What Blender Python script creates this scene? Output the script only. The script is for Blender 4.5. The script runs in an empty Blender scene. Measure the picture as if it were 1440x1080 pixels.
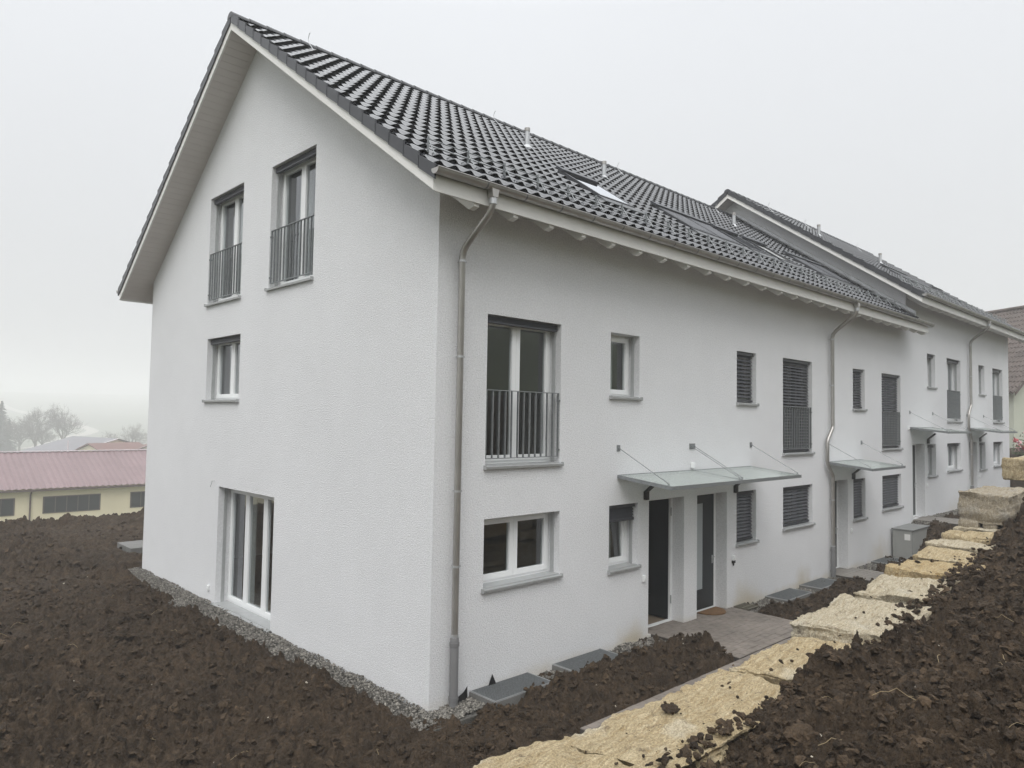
import bpy, bmesh, math, random
import numpy as np
from mathutils import Vector, Matrix
random.seed(7); RS = np.random.RandomState(11)
S = bpy.context.scene
R = math.radians
# ------------------------------------------------------------------ camera
cam = bpy.data.cameras.new('camera'); co = bpy.data.objects.new('camera', cam)
S.collection.objects.link(co); S.camera = co
yaw, pit, rol = R(46.231), R(2.732), R(0.9647)
fw = Vector((math.cos(pit)*math.cos(yaw), math.cos(pit)*math.sin(yaw), math.sin(pit)))
rt = fw.cross(Vector((0, 0, 1))).normalized(); up = rt.cross(fw)
r2 = rt*math.cos(rol)+up*math.sin(rol); u2 = -rt*math.sin(rol)+up*math.cos(rol)
co.matrix_world = Matrix(((r2.x, u2.x, -fw.x, -6.21), (r2.y, u2.y, -fw.y, -8.02), (r2.z, u2.z, -fw.z, 4.0), (0, 0, 0, 1)))
cam.sensor_width = 36; cam.lens = 36*1018.1/1440
cam.clip_start = 0.05; cam.clip_end = 5000
# ------------------------------------------------------------------ light
S.view_settings.view_transform = 'Standard'; S.view_settings.look = 'None'
S.view_settings.exposure = 0.16; S.view_settings.gamma = 1
SUN_EL, SUN_AZ = R(52), R(215)      # azimuth measured from +x, counter-clockwise
W = bpy.data.worlds.new('World'); S.world = W; W.use_nodes = True
nt = W.node_tree; nt.nodes.clear()
N = nt.nodes.new
out = N('ShaderNodeOutputWorld'); bg = N('ShaderNodeBackground'); sky = N('ShaderNodeTexSky')
sky.sky_type = 'NISHITA'; sky.sun_disc = False; sky.sun_elevation = SUN_EL; sky.sun_rotation = R(90)-SUN_AZ
sky.air_density = 1.0; sky.dust_density = 4.0; sky.ozone_density = 1.0
hs = N('ShaderNodeHueSaturation'); hs.inputs['Saturation'].default_value = 0.10
tc = N('ShaderNodeTexCoord'); sx = N('ShaderNodeSeparateXYZ')
cr = N('ShaderNodeValToRGB')
cr.color_ramp.elements[0].position = 0.0; cr.color_ramp.elements[0].color = (5.7, 5.8, 5.9, 1)
cr.color_ramp.elements[1].position = 1.0; cr.color_ramp.elements[1].color = (25, 25.4, 26, 1)
e = cr.color_ramp.elements.new(0.5); e.color = (8.7, 8.95, 9.35, 1)
nz = N('ShaderNodeTexNoise'); nz.inputs['Scale'].default_value = 1.6; nz.inputs['Detail'].default_value = 3
mr = N('ShaderNodeMapRange'); mr.inputs['To Min'].default_value = 0.95; mr.inputs['To Max'].default_value = 1.05
mul = N('ShaderNodeMixRGB'); mul.blend_type = 'MULTIPLY'; mul.inputs[0].default_value = 1
mx = N('ShaderNodeMixRGB'); mx.inputs[0].default_value = 0.85
L = nt.links.new
L(tc.outputs['Generated'], sx.inputs[0]); L(sx.outputs['Z'], cr.inputs[0]); L(tc.outputs['Generated'], nz.inputs['Vector'])
L(nz.outputs['Fac'], mr.inputs['Value']); L(cr.outputs[0], mul.inputs[1]); L(mr.outputs[0], mul.inputs[2])
L(sky.outputs[0], hs.inputs['Color']); L(hs.outputs[0], mx.inputs[1]); L(mul.outputs[0], mx.inputs[2])
L(mx.outputs[0], bg.inputs[0]); bg.inputs[1].default_value = 0.1; L(bg.outputs[0], out.inputs[0])
sl = bpy.data.lights.new('sun', 'SUN'); sl.energy = 1.5; sl.angle = R(40); sl.color = (1, 0.98, 0.95)
so = bpy.data.objects.new('sun', sl); S.collection.objects.link(so)
sd = Vector((math.cos(SUN_EL)*math.cos(SUN_AZ), math.cos(SUN_EL)*math.sin(SUN_AZ), math.sin(SUN_EL)))
so.rotation_euler = sd.to_track_quat('Z', 'Y').to_euler()
S.cycles.volume_bounces = 3
# ------------------------------------------------------------------ materials
def mat(name, col, rough=0.6, metal=0.0, spec=0.5, noise=None, bump=None, var=None, coat=0):
    """noise=(scale, amount) colour mottling; bump=[(scale, dist, detail)...]"""
    m = bpy.data.materials.new(name); m.use_nodes = True; t = m.node_tree; b = t.nodes['Principled BSDF']
    b.inputs['Base Color'].default_value = (*col, 1); b.inputs['Roughness'].default_value = rough
    b.inputs['Metallic'].default_value = metal; b.inputs['Specular IOR Level'].default_value = spec
    b.inputs['Coat Weight'].default_value = coat
    g = t.nodes.new('ShaderNodeTexCoord')
    if noise:
        src = None
        for k, (s, a) in enumerate(noise):
            n = t.nodes.new('ShaderNodeTexNoise'); n.inputs['Scale'].default_value = s; n.inputs['Detail'].default_value = 5
            t.links.new(g.outputs['Object'], n.inputs['Vector'])
            r = t.nodes.new('ShaderNodeMapRange'); r.inputs['From Min'].default_value = 0.25; r.inputs['From Max'].default_value = 0.75
            r.inputs['To Min'].default_value = 1-a; r.inputs['To Max'].default_value = 1+a
            t.links.new(n.outputs['Fac'], r.inputs['Value'])
            q = t.nodes.new('ShaderNodeMixRGB'); q.blend_type = 'MULTIPLY'; q.inputs[0].default_value = 1
            if src is None: q.inputs[1].default_value = (*col, 1)
            else: t.links.new(src, q.inputs[1])
            t.links.new(r.outputs[0], q.inputs[2]); src = q.outputs[0]
        t.links.new(src, b.inputs['Base Color'])
    if bump:
        prev = None
        for (s, d, det) in bump:
            n = t.nodes.new('ShaderNodeTexNoise'); n.inputs['Scale'].default_value = s; n.inputs['Detail'].default_value = det
            t.links.new(g.outputs['Object'], n.inputs['Vector'])
            u = t.nodes.new('ShaderNodeBump'); u.inputs['Distance'].default_value = d; u.inputs['Strength'].default_value = 1
            t.links.new(n.outputs['Fac'], u.inputs['Height'])
            if prev is not None: t.links.new(prev, u.inputs['Normal'])
            prev = u.outputs[0]
        t.links.new(prev, b.inputs['Normal'])
    return m
def node(m, typ): return m.node_tree.nodes.new(typ)
M = {}
# plaster with fine scratch texture and a few dirt stains near the ground
m = M['plaster'] = mat('plaster', (0.765, 0.77, 0.78), 0.9, spec=0.2, noise=[(0.35, 0.03), (2.2, 0.015), (38, 0.11)], bump=[(60, 0.022, 6)])
t = m.node_tree; b = t.nodes['Principled BSDF']; base_src = b.inputs['Base Color'].links[0].from_socket
g = node(m, 'ShaderNodeNewGeometry')
nn = node(m, 'ShaderNodeTexNoise'); nn.inputs['Scale'].default_value = 2.3; nn.inputs['Detail'].default_value = 4
t.links.new(g.outputs['Position'], nn.inputs['Vector'])
src = base_src
for (x, z, rx, rz, k) in ((8.6, 0.05, 0.9, 0.6, 0.55), (11.5, 0.05, 0.55, 0.6, 0.6), (4.6, 0.0, 0.7, 0.5, 0.55), (16.6, 0.1, 1.2, 0.7, 0.45), (24, 0.9, 1.5, 0.6, 0.3), (2.0, 0.0, 2.0, 0.25, 0.15), (14.9, 0.0, 0.5, 0.3, 0.3), (9, -0.05, 14, 0.26, 0.5)):
    vm = node(m, 'ShaderNodeVectorMath'); vm.operation = 'SUBTRACT'; vm.inputs[1].default_value = (x, 0, z)
    t.links.new(g.outputs['Position'], vm.inputs[0])
    v2 = node(m, 'ShaderNodeVectorMath'); v2.operation = 'MULTIPLY'; v2.inputs[1].default_value = (1/rx, 3.0, 1/rz)
    t.links.new(vm.outputs[0], v2.inputs[0])
    ln = node(m, 'ShaderNodeVectorMath'); ln.operation = 'LENGTH'; t.links.new(v2.outputs[0], ln.inputs[0])
    a = node(m, 'ShaderNodeMath'); a.operation = 'MULTIPLY_ADD'; a.inputs[1].default_value = 0.9; t.links.new(nn.outputs['Fac'], a.inputs[0]); t.links.new(ln.outputs['Value'], a.inputs[2])
    r = node(m, 'ShaderNodeMapRange'); r.interpolation_type = 'SMOOTHSTEP'
    r.inputs['From Min'].default_value = 0.4; r.inputs['From Max'].default_value = 1.5; r.inputs['To Min'].default_value = k; r.inputs['To Max'].default_value = 0
    t.links.new(a.outputs[0], r.inputs['Value'])
    q = node(m, 'ShaderNodeMixRGB'); q.inputs[2].default_value = (0.50, 0.42, 0.27, 1)
    t.links.new(r.outputs[0], q.inputs[0]); t.links.new(src, q.inputs[1]); src = q.outputs[0]
t.links.new(src, b.inputs['Base Color'])
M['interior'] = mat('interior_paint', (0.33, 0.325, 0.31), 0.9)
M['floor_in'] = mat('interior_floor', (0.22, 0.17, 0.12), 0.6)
M['curtain'] = mat('curtain_cloth', (0.55, 0.56, 0.56), 0.9)
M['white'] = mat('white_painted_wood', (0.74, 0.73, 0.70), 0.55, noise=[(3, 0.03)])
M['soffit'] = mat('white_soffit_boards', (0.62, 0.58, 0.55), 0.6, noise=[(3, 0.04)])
M['pvc'] = mat('white_window_frame', (0.80, 0.81, 0.81), 0.35)
M['alu'] = mat('grey_aluminium', (0.42, 0.43, 0.43), 0.45, metal=0.35, noise=[(8, 0.08)])
M['zinc'] = mat('zinc_sheet', (0.40, 0.385, 0.365), 0.36, metal=0.7, noise=[(4, 0.12)])
M['zincpale'] = mat('pale_zinc_sheet', (0.50, 0.51, 0.52), 0.42, metal=0.6, noise=[(4, 0.1)])
M['steel'] = mat('galvanised_steel', (0.27, 0.285, 0.29), 0.5, metal=0.6, noise=[(20, 0.15)])
M['standpipe'] = mat('grey_plastic_pipe', (0.17, 0.17, 0.172), 0.45)
M['anth'] = mat('anthracite_slats', (0.05, 0.053, 0.062), 0.45, metal=0.2)
M['door'] = mat('anthracite_door', (0.010, 0.014, 0.017), 0.35)
M['frost'] = mat('frosted_glass', (0.36, 0.39, 0.40), 0.4)
M['black'] = mat('black_metal', (0.015, 0.015, 0.016), 0.4)
M['rubber'] = mat('black_membrane', (0.012, 0.012, 0.013), 0.5)
M['concrete'] = mat('concrete', (0.15, 0.148, 0.14), 0.85, noise=[(5, 0.15), (60, 0.1)], bump=[(40, 0.003, 4)])
M['cabinet'] = mat('grey_cabinet', (0.29, 0.295, 0.28), 0.6, noise=[(3, 0.06)])
M['cabtop'] = mat('grey_cabinet_lid', (0.2, 0.205, 0.2), 0.6, noise=[(6, 0.1)])
M['sticker'] = mat('white_sticker', (0.7, 0.7, 0.68), 0.5)
M['tile'] = mat('wet_anthracite_tile', (0.018, 0.020, 0.024), 0.13, spec=0.6, noise=[(1.1, 0.25), (9, 0.2), (30, 0.15)])
t = M['tile'].node_tree; n_ = t.nodes.new('ShaderNodeTexNoise'); n_.inputs['Scale'].default_value = 2.5; n_.inputs['Detail'].default_value = 4; r_ = t.nodes.new('ShaderNodeMapRange'); r_.inputs['From Min'].default_value = 0.3; r_.inputs['From Max'].default_value = 0.7; r_.inputs['To Min'].default_value = 0.07; r_.inputs['To Max'].default_value = 0.24
g_ = t.nodes.new('ShaderNodeTexCoord'); t.links.new(g_.outputs['Object'], n_.inputs['Vector']); t.links.new(n_.outputs['Fac'], r_.inputs['Value']); t.links.new(r_.outputs[0], t.nodes['Principled BSDF'].inputs['Roughness'])
M['vergetile'] = mat('anthracite_verge_tile', (0.036, 0.038, 0.043), 0.35, noise=[(2, 0.15)])
M['mat'] = mat('coir_mat', (0.16, 0.085, 0.035), 0.95, noise=[(30, 0.3)], bump=[(200, 0.006, 3)])
M['deck'] = mat('timber_deck', (0.4, 0.38, 0.35), 0.8)
# glass
def glassmat(name, tint, boost, rough=0.01):
    m = bpy.data.materials.new(name); m.use_nodes = True; t = m.node_tree; t.nodes.clear()
    o = t.nodes.new('ShaderNodeOutputMaterial'); mi = t.nodes.new('ShaderNodeMixShader')
    tr = t.nodes.new('ShaderNodeBsdfTransparent'); tr.inputs[0].default_value = (*tint, 1)
    gl = t.nodes.new('ShaderNodeBsdfGlossy'); gl.inputs['Roughness'].default_value = rough; gl.inputs[0].default_value = (0.95, 0.97, 1, 1)
    fr = t.nodes.new('ShaderNodeFresnel'); ge = t.nodes.new('ShaderNodeNewGeometry'); io = t.nodes.new('ShaderNodeMapRange')
    io.inputs['To Min'].default_value = 1.5; io.inputs['To Max'].default_value = 1/1.5; t.links.new(ge.outputs['Backfacing'], io.inputs['Value']); t.links.new(io.outputs[0], fr.inputs[0])
    mm = t.nodes.new('ShaderNodeMath'); mm.operation = 'MULTIPLY'; mm.inputs[1].default_value = boost; mm.use_clamp = True
    t.links.new(fr.outputs[0], mm.inputs[0]); t.links.new(mm.outputs[0], mi.inputs[0])
    t.links.new(tr.outputs[0], mi.inputs[1]); t.links.new(gl.outputs[0], mi.inputs[2]); t.links.new(mi.outputs[0], o.inputs[0])
    return m
M['glass'] = glassmat('window_glass', (0.66, 0.70, 0.69), 2.3)
M['skyglass'] = glassmat('roof_window_glass', (0.1, 0.1, 0.1), 2.2)
m = M['canopyglass'] = bpy.data.materials.new('matt_canopy_glass'); m.use_nodes = True; t = m.node_tree
b = t.nodes['Principled BSDF']; b.inputs['Base Color'].default_value = (0.55, 0.59, 0.57, 1); b.inputs['Roughness'].default_value = 0.2
o = t.nodes['Material Output']; mi = t.nodes.new('ShaderNodeMixShader'); mi.inputs[0].default_value = 0.55
tr = t.nodes.new('ShaderNodeBsdfTransparent'); tr.inputs[0].default_value = (0.84, 0.88, 0.86, 1)
t.links.new(tr.outputs[0], mi.inputs[1]); t.links.new(b.outputs[0], mi.inputs[2]); t.links.new(mi.outputs[0], o.inputs[0])
# soil
def soilmat():
    m = mat('dark_wet_soil', (0.050, 0.0335, 0.0195), 0.8, spec=0.25, noise=[(0.6, 0.25), (7, 0.4), (24, 0.4), (60, 0.3)], bump=[(110, 0.02, 8), (38, 0.03, 6)])
    return m
M['soil'] = soilmat()
M['clod'] = mat('soil_clod', (0.050, 0.0335, 0.0195), 0.82, spec=0.25, noise=[(2.2, 0.3), (30, 0.45)], bump=[(90, 0.022, 8), (35, 0.03, 4)])
m = M['pebble'] = mat('gravel_pebbles', (0.125, 0.117, 0.102), 0.85, noise=[(5, 0.3), (14, 0.4), (55, 0.4)])
def island(m, lo, hi):
    t = m.node_tree; b = t.nodes['Principled BSDF']; src = b.inputs['Base Color'].links[0].from_socket
    g = t.nodes.new('ShaderNodeNewGeometry'); r = t.nodes.new('ShaderNodeMapRange'); r.inputs['To Min'].default_value = lo; r.inputs['To Max'].default_value = hi
    q = t.nodes.new('ShaderNodeMixRGB'); q.blend_type = 'MULTIPLY'; q.inputs[0].default_value = 1
    t.links.new(g.outputs['Random Per Island'], r.inputs['Value']); t.links.new(src, q.inputs[1]); t.links.new(r.outputs[0], q.inputs[2]); t.links.new(q.outputs[0], b.inputs['Base Color'])
island(M['pebble'], 0.45, 2.0); island(M['clod'], 0.5, 1.7)
M['pale_stone'] = mat('pale_stone_chip', (0.42, 0.38, 0.31), 0.85, noise=[(20, 0.3)])
M['straw'] = mat('dry_straw', (0.30, 0.23, 0.13), 0.8)
M['greenleaf'] = mat('green_leaf', (0.07, 0.10, 0.03), 0.6)
def stonemat(name, c1, c2, c3):
    m = mat(name, c1, 0.9, spec=0.2, bump=[(60, 0.016, 8), (14, 0.016, 5)]); t = m.node_tree; b = t.nodes['Principled BSDF']
    g = t.nodes.new('ShaderNodeTexCoord'); mp = t.nodes.new('ShaderNodeMapping')
    mp.inputs['Rotation'].default_value = (0.1, 0.15, R(38)); mp.inputs['Scale'].default_value = (1.2, 11, 5.0)
    t.links.new(g.outputs['Object'], mp.inputs[0])
    n1 = t.nodes.new('ShaderNodeTexNoise'); n1.inputs['Scale'].default_value = 3.2; n1.inputs['Detail'].default_value = 8; n1.inputs['Roughness'].default_value = 0.65
    t.links.new(mp.outputs[0], n1.inputs['Vector'])
    r1 = t.nodes.new('ShaderNodeValToRGB'); r1.color_ramp.elements[0].position = 0.33; r1.color_ramp.elements[0].color = (*c2, 1)
    r1.color_ramp.elements[1].position = 0.66; r1.color_ramp.elements[1].color = (*c1, 1); t.links.new(n1.outputs['Fac'], r1.inputs[0])
    n2 = t.nodes.new('ShaderNodeTexNoise'); n2.inputs['Scale'].default_value = 1.9; n2.inputs['Detail'].default_value = 6; t.links.new(g.outputs['Object'], n2.inputs['Vector'])
    r2_ = t.nodes.new('ShaderNodeMapRange'); r2_.inputs['From Min'].default_value = 0.55; r2_.inputs['From Max'].default_value = 0.72; t.links.new(n2.outputs['Fac'], r2_.inputs['Value'])
    q = t.nodes.new('ShaderNodeMixRGB'); q.inputs[2].default_value = (*c3, 1); t.links.new(r2_.outputs[0], q.inputs[0]); t.links.new(r1.outputs[0], q.inputs[1])
    # soil smears with a shape of their own
    n3 = t.nodes.new('ShaderNodeTexNoise'); n3.inputs['Scale'].default_value = 6.5; n3.inputs['Detail'].default_value = 9; n3.inputs['Roughness'].default_value = 0.75; t.links.new(g.outputs['Object'], n3.inputs['Vector'])
    r3 = t.nodes.new('ShaderNodeMapRange'); r3.inputs['From Min'].default_value = 0.57; r3.inputs['From Max'].default_value = 0.68; r3.inputs['To Max'].default_value = 0.8; t.links.new(n3.outputs['Fac'], r3.inputs['Value'])
    q2 = t.nodes.new('ShaderNodeMixRGB'); q2.inputs[2].default_value = (0.11, 0.08, 0.055, 1); t.links.new(r3.outputs[0], q2.inputs[0]); t.links.new(q.outputs[0], q2.inputs[1])
    t.links.new(q2.outputs[0], b.inputs['Base Color'])
    hsv = t.nodes.new('ShaderNodeMixRGB'); hsv.blend_type = 'MULTIPLY'; hsv.inputs[0].default_value = 1; n4 = t.nodes.new('ShaderNodeTexNoise'); n4.inputs['Scale'].default_value = 70; n4.inputs['Detail'].default_value = 6; t.links.new(g.outputs['Object'], n4.inputs['Vector'])
    r4 = t.nodes.new('ShaderNodeMapRange'); r4.inputs['From Min'].default_value = 0.3; r4.inputs['From Max'].default_value = 0.7; r4.inputs['To Min'].default_value = 0.6; r4.inputs['To Max'].default_value = 1.2; t.links.new(n4.outputs['Fac'], r4.inputs['Value']); t.links.new(q2.outputs[0], hsv.inputs[1]); t.links.new(r4.outputs[0], hsv.inputs[2]); t.links.new(hsv.outputs[0], b.inputs['Base Color'])
    # sawn ridges
    w = t.nodes.new('ShaderNodeBump'); w.inputs['Distance'].default_value = 0.04; w.inputs['Strength'].default_value = 1
    t.links.new(n1.outputs['Fac'], w.inputs['Height'])
    last = b.inputs['Normal'].links[0].from_socket; t.links.new(last, w.inputs['Normal']); t.links.new(w.outputs[0], b.inputs['Normal'])
    return m
M['lime'] = stonemat('yellow_limestone', (0.57, 0.475, 0.31), (0.36, 0.27, 0.145), (0.62, 0.57, 0.45))
M['limepale'] = stonemat('pale_limestone', (0.58, 0.52, 0.395), (0.40, 0.33, 0.22), (0.54, 0.50, 0.41))
M['limeorange'] = stonemat('orange_limestone', (0.54, 0.44, 0.27), (0.38, 0.27, 0.13), (0.47, 0.30, 0.11))
M['limegrey'] = stonemat('grey_limestone', (0.44, 0.39, 0.31), (0.30, 0.25, 0.17), (0.38, 0.36, 0.32))
# paving
M['paver'] = mat('brown_grey_paver', (0.185, 0.16, 0.138), 0.7, noise=[(1.2, 0.2), (7, 0.22)], bump=[(60, 0.003, 4)])
M['joint'] = mat('paving_joint', (0.05, 0.043, 0.036), 0.9)
M['pathgrey'] = mat('grey_paving', (0.2, 0.185, 0.165), 0.7, noise=[(1.5, 0.18), (9, 0.15)], bump=[(60, 0.003, 4)])
# landscape
M['field'] = mat('winter_meadow', (0.085, 0.098, 0.055), 0.9, noise=[(0.02, 0.35), (0.3, 0.2)])
M['road'] = mat('pale_farm_road', (0.36, 0.34, 0.30), 0.85, noise=[(0.1, 0.1)])
M['barnroof'] = mat('faded_red_metal_roof', (0.20, 0.135, 0.14), 0.5, noise=[(0.4, 0.12), (5, 0.08)])
M['barntrim'] = mat('white_ridge_cap', (0.62, 0.56, 0.58), 0.5)
M['barnwall'] = mat('cream_render', (0.66, 0.59, 0.42), 0.9, noise=[(0.5, 0.06)])
M['barngut'] = mat('brown_gutter', (0.10, 0.07, 0.065), 0.5)
M['darkglass'] = mat('dark_window_band', (0.03, 0.033, 0.035), 0.15)
M['shedroof'] = mat('grey_shed_roof', (0.17, 0.165, 0.18), 0.6, noise=[(0.7, 0.1)])
M['redroof'] = mat('brown_red_roof', (0.14, 0.06, 0.05), 0.7, noise=[(1, 0.15)])
M['bark'] = mat('grey_bark', (0.10, 0.085, 0.075), 0.9)
M['needle'] = mat('dark_needles', (0.022, 0.035, 0.022), 0.8, noise=[(0.5, 0.3)])
M['browntile'] = mat('brown_clay_tile', (0.085, 0.065, 0.055), 0.75, noise=[(1.3, 0.3), (9, 0.25)])
M['nbwall'] = mat('pale_green_render', (0.50, 0.52, 0.43), 0.9, noise=[(0.7, 0.05)])
M['petal'] = mat('red_petal', (0.50, 0.06, 0.08), 0.6)
M['petalpale'] = mat('pink_petal', (0.65, 0.36, 0.38), 0.6)
# ------------------------------------------------------------------ helpers
def link(o): S.collection.objects.link(o); return o
def tag(o, label=None, cat=None, group=None, kind=None):
    if label: o['label'] = label
    if cat: o['category'] = cat
    if group: o['group'] = group
    if kind: o['kind'] = kind
    return o
def thing(name, loc, label, cat, group=None):
    o = link(bpy.data.objects.new(name, None)); o.location = loc; o.empty_display_size = 0.2
    return tag(o, label, cat, group)
class MB:
    """collects shapes in world coordinates; build() links them as one mesh object"""
    def __init__(s): s.v = []; s.f = []; s.mi = []; s.cur = 0
    def add(s, vs, fs):
        n = len(s.v); s.v += [tuple(v) for v in vs]; s.f += [tuple(i+n for i in f) for f in fs]; s.mi += [s.cur]*len(fs); return s
    def box(s, a, b):
        (x0, y0, z0), (x1, y1, z1) = a, b
        return s.add([(x0, y0, z0), (x1, y0, z0), (x1, y1, z0), (x0, y1, z0), (x0, y0, z1), (x1, y0, z1), (x1, y1, z1), (x0, y1, z1)],
                     [(0, 3, 2, 1), (4, 5, 6, 7), (0, 1, 5, 4), (1, 2, 6, 5), (2, 3, 7, 6), (3, 0, 4, 7)])
    def bx(s, P, a, b):   # box in a mapped frame
        (x0, y0, z0), (x1, y1, z1) = a, b
        return s.add([P(*q) for q in [(x0, y0, z0), (x1, y0, z0), (x1, y1, z0), (x0, y1, z0), (x0, y0, z1), (x1, y0, z1), (x1, y1, z1), (x0, y1, z1)]],
                     [(0, 3, 2, 1), (4, 5, 6, 7), (0, 1, 5, 4), (1, 2, 6, 5), (2, 3, 7, 6), (3, 0, 4, 7)])
    def prism(s, prof, ax, a, b):   # profile of 2d points extruded along axis ax from a to b
        n = len(prof)
        def mk(p, t): return (t, p[0], p[1]) if ax == 0 else ((p[0], t, p[1]) if ax == 1 else (p[0], p[1], t))
        vs = [mk(p, a) for p in prof]+[mk(p, b) for p in prof]
        return s.add(vs, [tuple(range(n))[::-1], tuple(range(n, 2*n))]+[(i, (i+1) % n, n+(i+1) % n, n+i) for i in range(n)])
    def tube(s, pts, r, n=10, caps=True):
        pts = [Vector(p) for p in pts]; rs = r if isinstance(r, (list, tuple)) else [r]*len(pts)
        vs = []; prev = None
        for i, p in enumerate(pts):
            d = (pts[min(i+1, len(pts)-1)]-pts[max(i-1, 0)]).normalized()
            if prev is None:
                a = Vector((0, 0, 1)) if abs(d.z) < 0.9 else Vector((1, 0, 0)); u = d.cross(a).normalized()
            else: u = (prev-d*prev.dot(d)).normalized()
            prev = u; w = d.cross(u)
            for k in range(n):
                an = 2*math.pi*k/n; vs.append(p+(u*math.cos(an)+w*math.sin(an))*rs[i])
        fs = []
        for i in range(len(pts)-1):
            for k in range(n): fs.append((i*n+k, i*n+(k+1) % n, (i+1)*n+(k+1) % n, (i+1)*n+k))
        if caps: fs += [tuple(range(n))[::-1], tuple(range((len(pts)-1)*n, len(pts)*n))]
        return s.add(vs, fs)
    def build(s, name, mats, parent=None, smooth=False, bevel=0, label=None, recalc=True):
        off = Vector((0, 0, 0))
        q = parent
        while q is not None: off += q.location; q = q.parent
        me = bpy.data.meshes.new(name); me.from_pydata([tuple(Vector(v)-off) for v in s.v], [], s.f); me.update()
        if recalc:
            bm = bmesh.new(); bm.from_mesh(me); bmesh.ops.recalc_face_normals(bm, faces=bm.faces); bm.to_mesh(me); bm.free()
        if not isinstance(mats, (list, tuple)): mats = [mats]
        for m_ in mats: me.materials.append(m_)
        if len(mats) > 1: me.polygons.foreach_set('material_index', s.mi)
        if smooth:
            me.polygons.foreach_set('use_smooth', [True]*len(me.polygons))
            if smooth != 'all': me.set_sharp_from_angle(angle=R(40))
        o = link(bpy.data.objects.new(name, me))
        if parent: o.parent = parent
        if bevel:
            bv = o.modifiers.new('bevel', 'BEVEL'); bv.width = bevel; bv.segments = 2; bv.limit_method = 'ANGLE'
        if label: o['label'] = label
        return o
def npmesh(name, V, F, m, smooth=True, parent=None, off=(0, 0, 0), sharp=None):
    me = bpy.data.meshes.new(name); V = np.asarray(V, dtype=np.float32)-np.array(off, dtype=np.float32); F = np.asarray(F, dtype=np.int32)
    k = F.shape[1]
    me.vertices.add(len(V)); me.vertices.foreach_set('co', V.ravel())
    me.loops.add(F.size); me.loops.foreach_set('vertex_index', F.ravel())
    me.polygons.add(len(F)); me.polygons.foreach_set('loop_start', np.arange(0, F.size, k, dtype=np.int32))
    me.update(calc_edges=True); me.validate()
    if smooth: me.polygons.foreach_set('use_smooth', np.ones(len(F), dtype=bool))
    if sharp: me.set_sharp_from_angle(angle=R(sharp))
    me.materials.append(m)
    o = link(bpy.data.objects.new(name, me))
    if parent: o.parent = parent
    return o
# noise
def _h(ix, iy, iz, s):
    n = (ix.astype(np.int64)*374761393 + iy.astype(np.int64)*668265263 + iz.astype(np.int64)*2147483647 + s*1274126177) & 0xffffffff
    n = ((n ^ (n >> 13))*1274126177) & 0xffffffff
    n = ((n ^ (n >> 16))*2246822519) & 0xffffffff
    return ((n ^ (n >> 15)) & 0xffffff)/float(0xffffff)
def vnoise(x, y, z=None, s=0):
    if z is None: z = np.zeros_like(x)
    ix, iy, iz = np.floor(x), np.floor(y), np.floor(z); fx, fy, fz = x-ix, y-iy, z-iz
    fx, fy, fz = [f*f*f*(f*(f*6-15)+10) for f in (fx, fy, fz)]
    r = 0
    for a in (0, 1):
        for b_ in (0, 1):
            for c in (0, 1):
                r = r+_h(ix+a, iy+b_, iz+c, s)*(fx if a else 1-fx)*(fy if b_ else 1-fy)*(fz if c else 1-fz)
    return r*2-1
def fbm(x, y, z=None, o=4, s=0, g=0.5):
    r = 0; a = 1.0
    for k in range(o):
        r = r+a*vnoise(x*2**k+k*17.3, y*2**k+k*9.1, None if z is None else z*2**k+k*3.7, s+k); a *= g
    return r
def clodf(x, y, sc, s):
    """rounded lumps: height 0..1 of randomly placed domes with random size"""
    x = x/sc; y = y/sc; ix = np.floor(x); iy = np.floor(y); best = np.zeros_like(x); zz = np.zeros_like(x)
    for a in (-1, 0, 1):
        for b_ in (-1, 0, 1):
            cx, cy = ix+a, iy+b_
            px = cx+_h(cx, cy, zz, s); py = cy+_h(cx, cy, zz, s+1); rr = 0.35+0.5*_h(cx, cy, zz, s+2); hh = 0.3+0.7*_h(cx, cy, zz, s+3)
            th = 6.28*_h(cx, cy, zz, s+4); dx, dy = x-px, y-py; el = 1.0+0.8*_h(cx, cy, zz, s+5)
            u_ = dx*np.cos(th)+dy*np.sin(th); v_ = (-dx*np.sin(th)+dy*np.cos(th))*el
            d2 = (u_*u_+v_*v_)/(rr*rr)
            best = np.maximum(best, hh*rr*1.2*np.sqrt(np.clip(1-d2, 0, 1)))
    return best
def soil_relief(x, y, near=1.0):
    wx = x+0.05*fbm(x*6, y*6, s=31, o=3); wy = y+0.05*fbm(x*6+50, y*6, s=32, o=3)
    h = 0.09*(clodf(wx, wy, 0.30, 1)-0.3)+0.075*clodf(wx+3, wy, 0.15, 11)+0.075*clodf(wx, wy+7, 0.085, 21)+0.045*clodf(wx+1, wy+7, 0.045, 41)
    h += 0.05*fbm(x*1.1, y*1.1, s=5, o=3)+0.03*fbm(x*9, y*9, s=6, o=5, g=0.7)-0.05*np.abs(vnoise(wx*5, wy*5, s=77))
    return h*(1.25+0.45*fbm(x*0.5, y*0.5, s=91, o=2))
def spaced(a, b, f):
    """coordinates from a to b with step f(t)"""
    r = [a]
    while r[-1] < b: r.append(r[-1]+f(r[-1]))
    return np.array(r)
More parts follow.
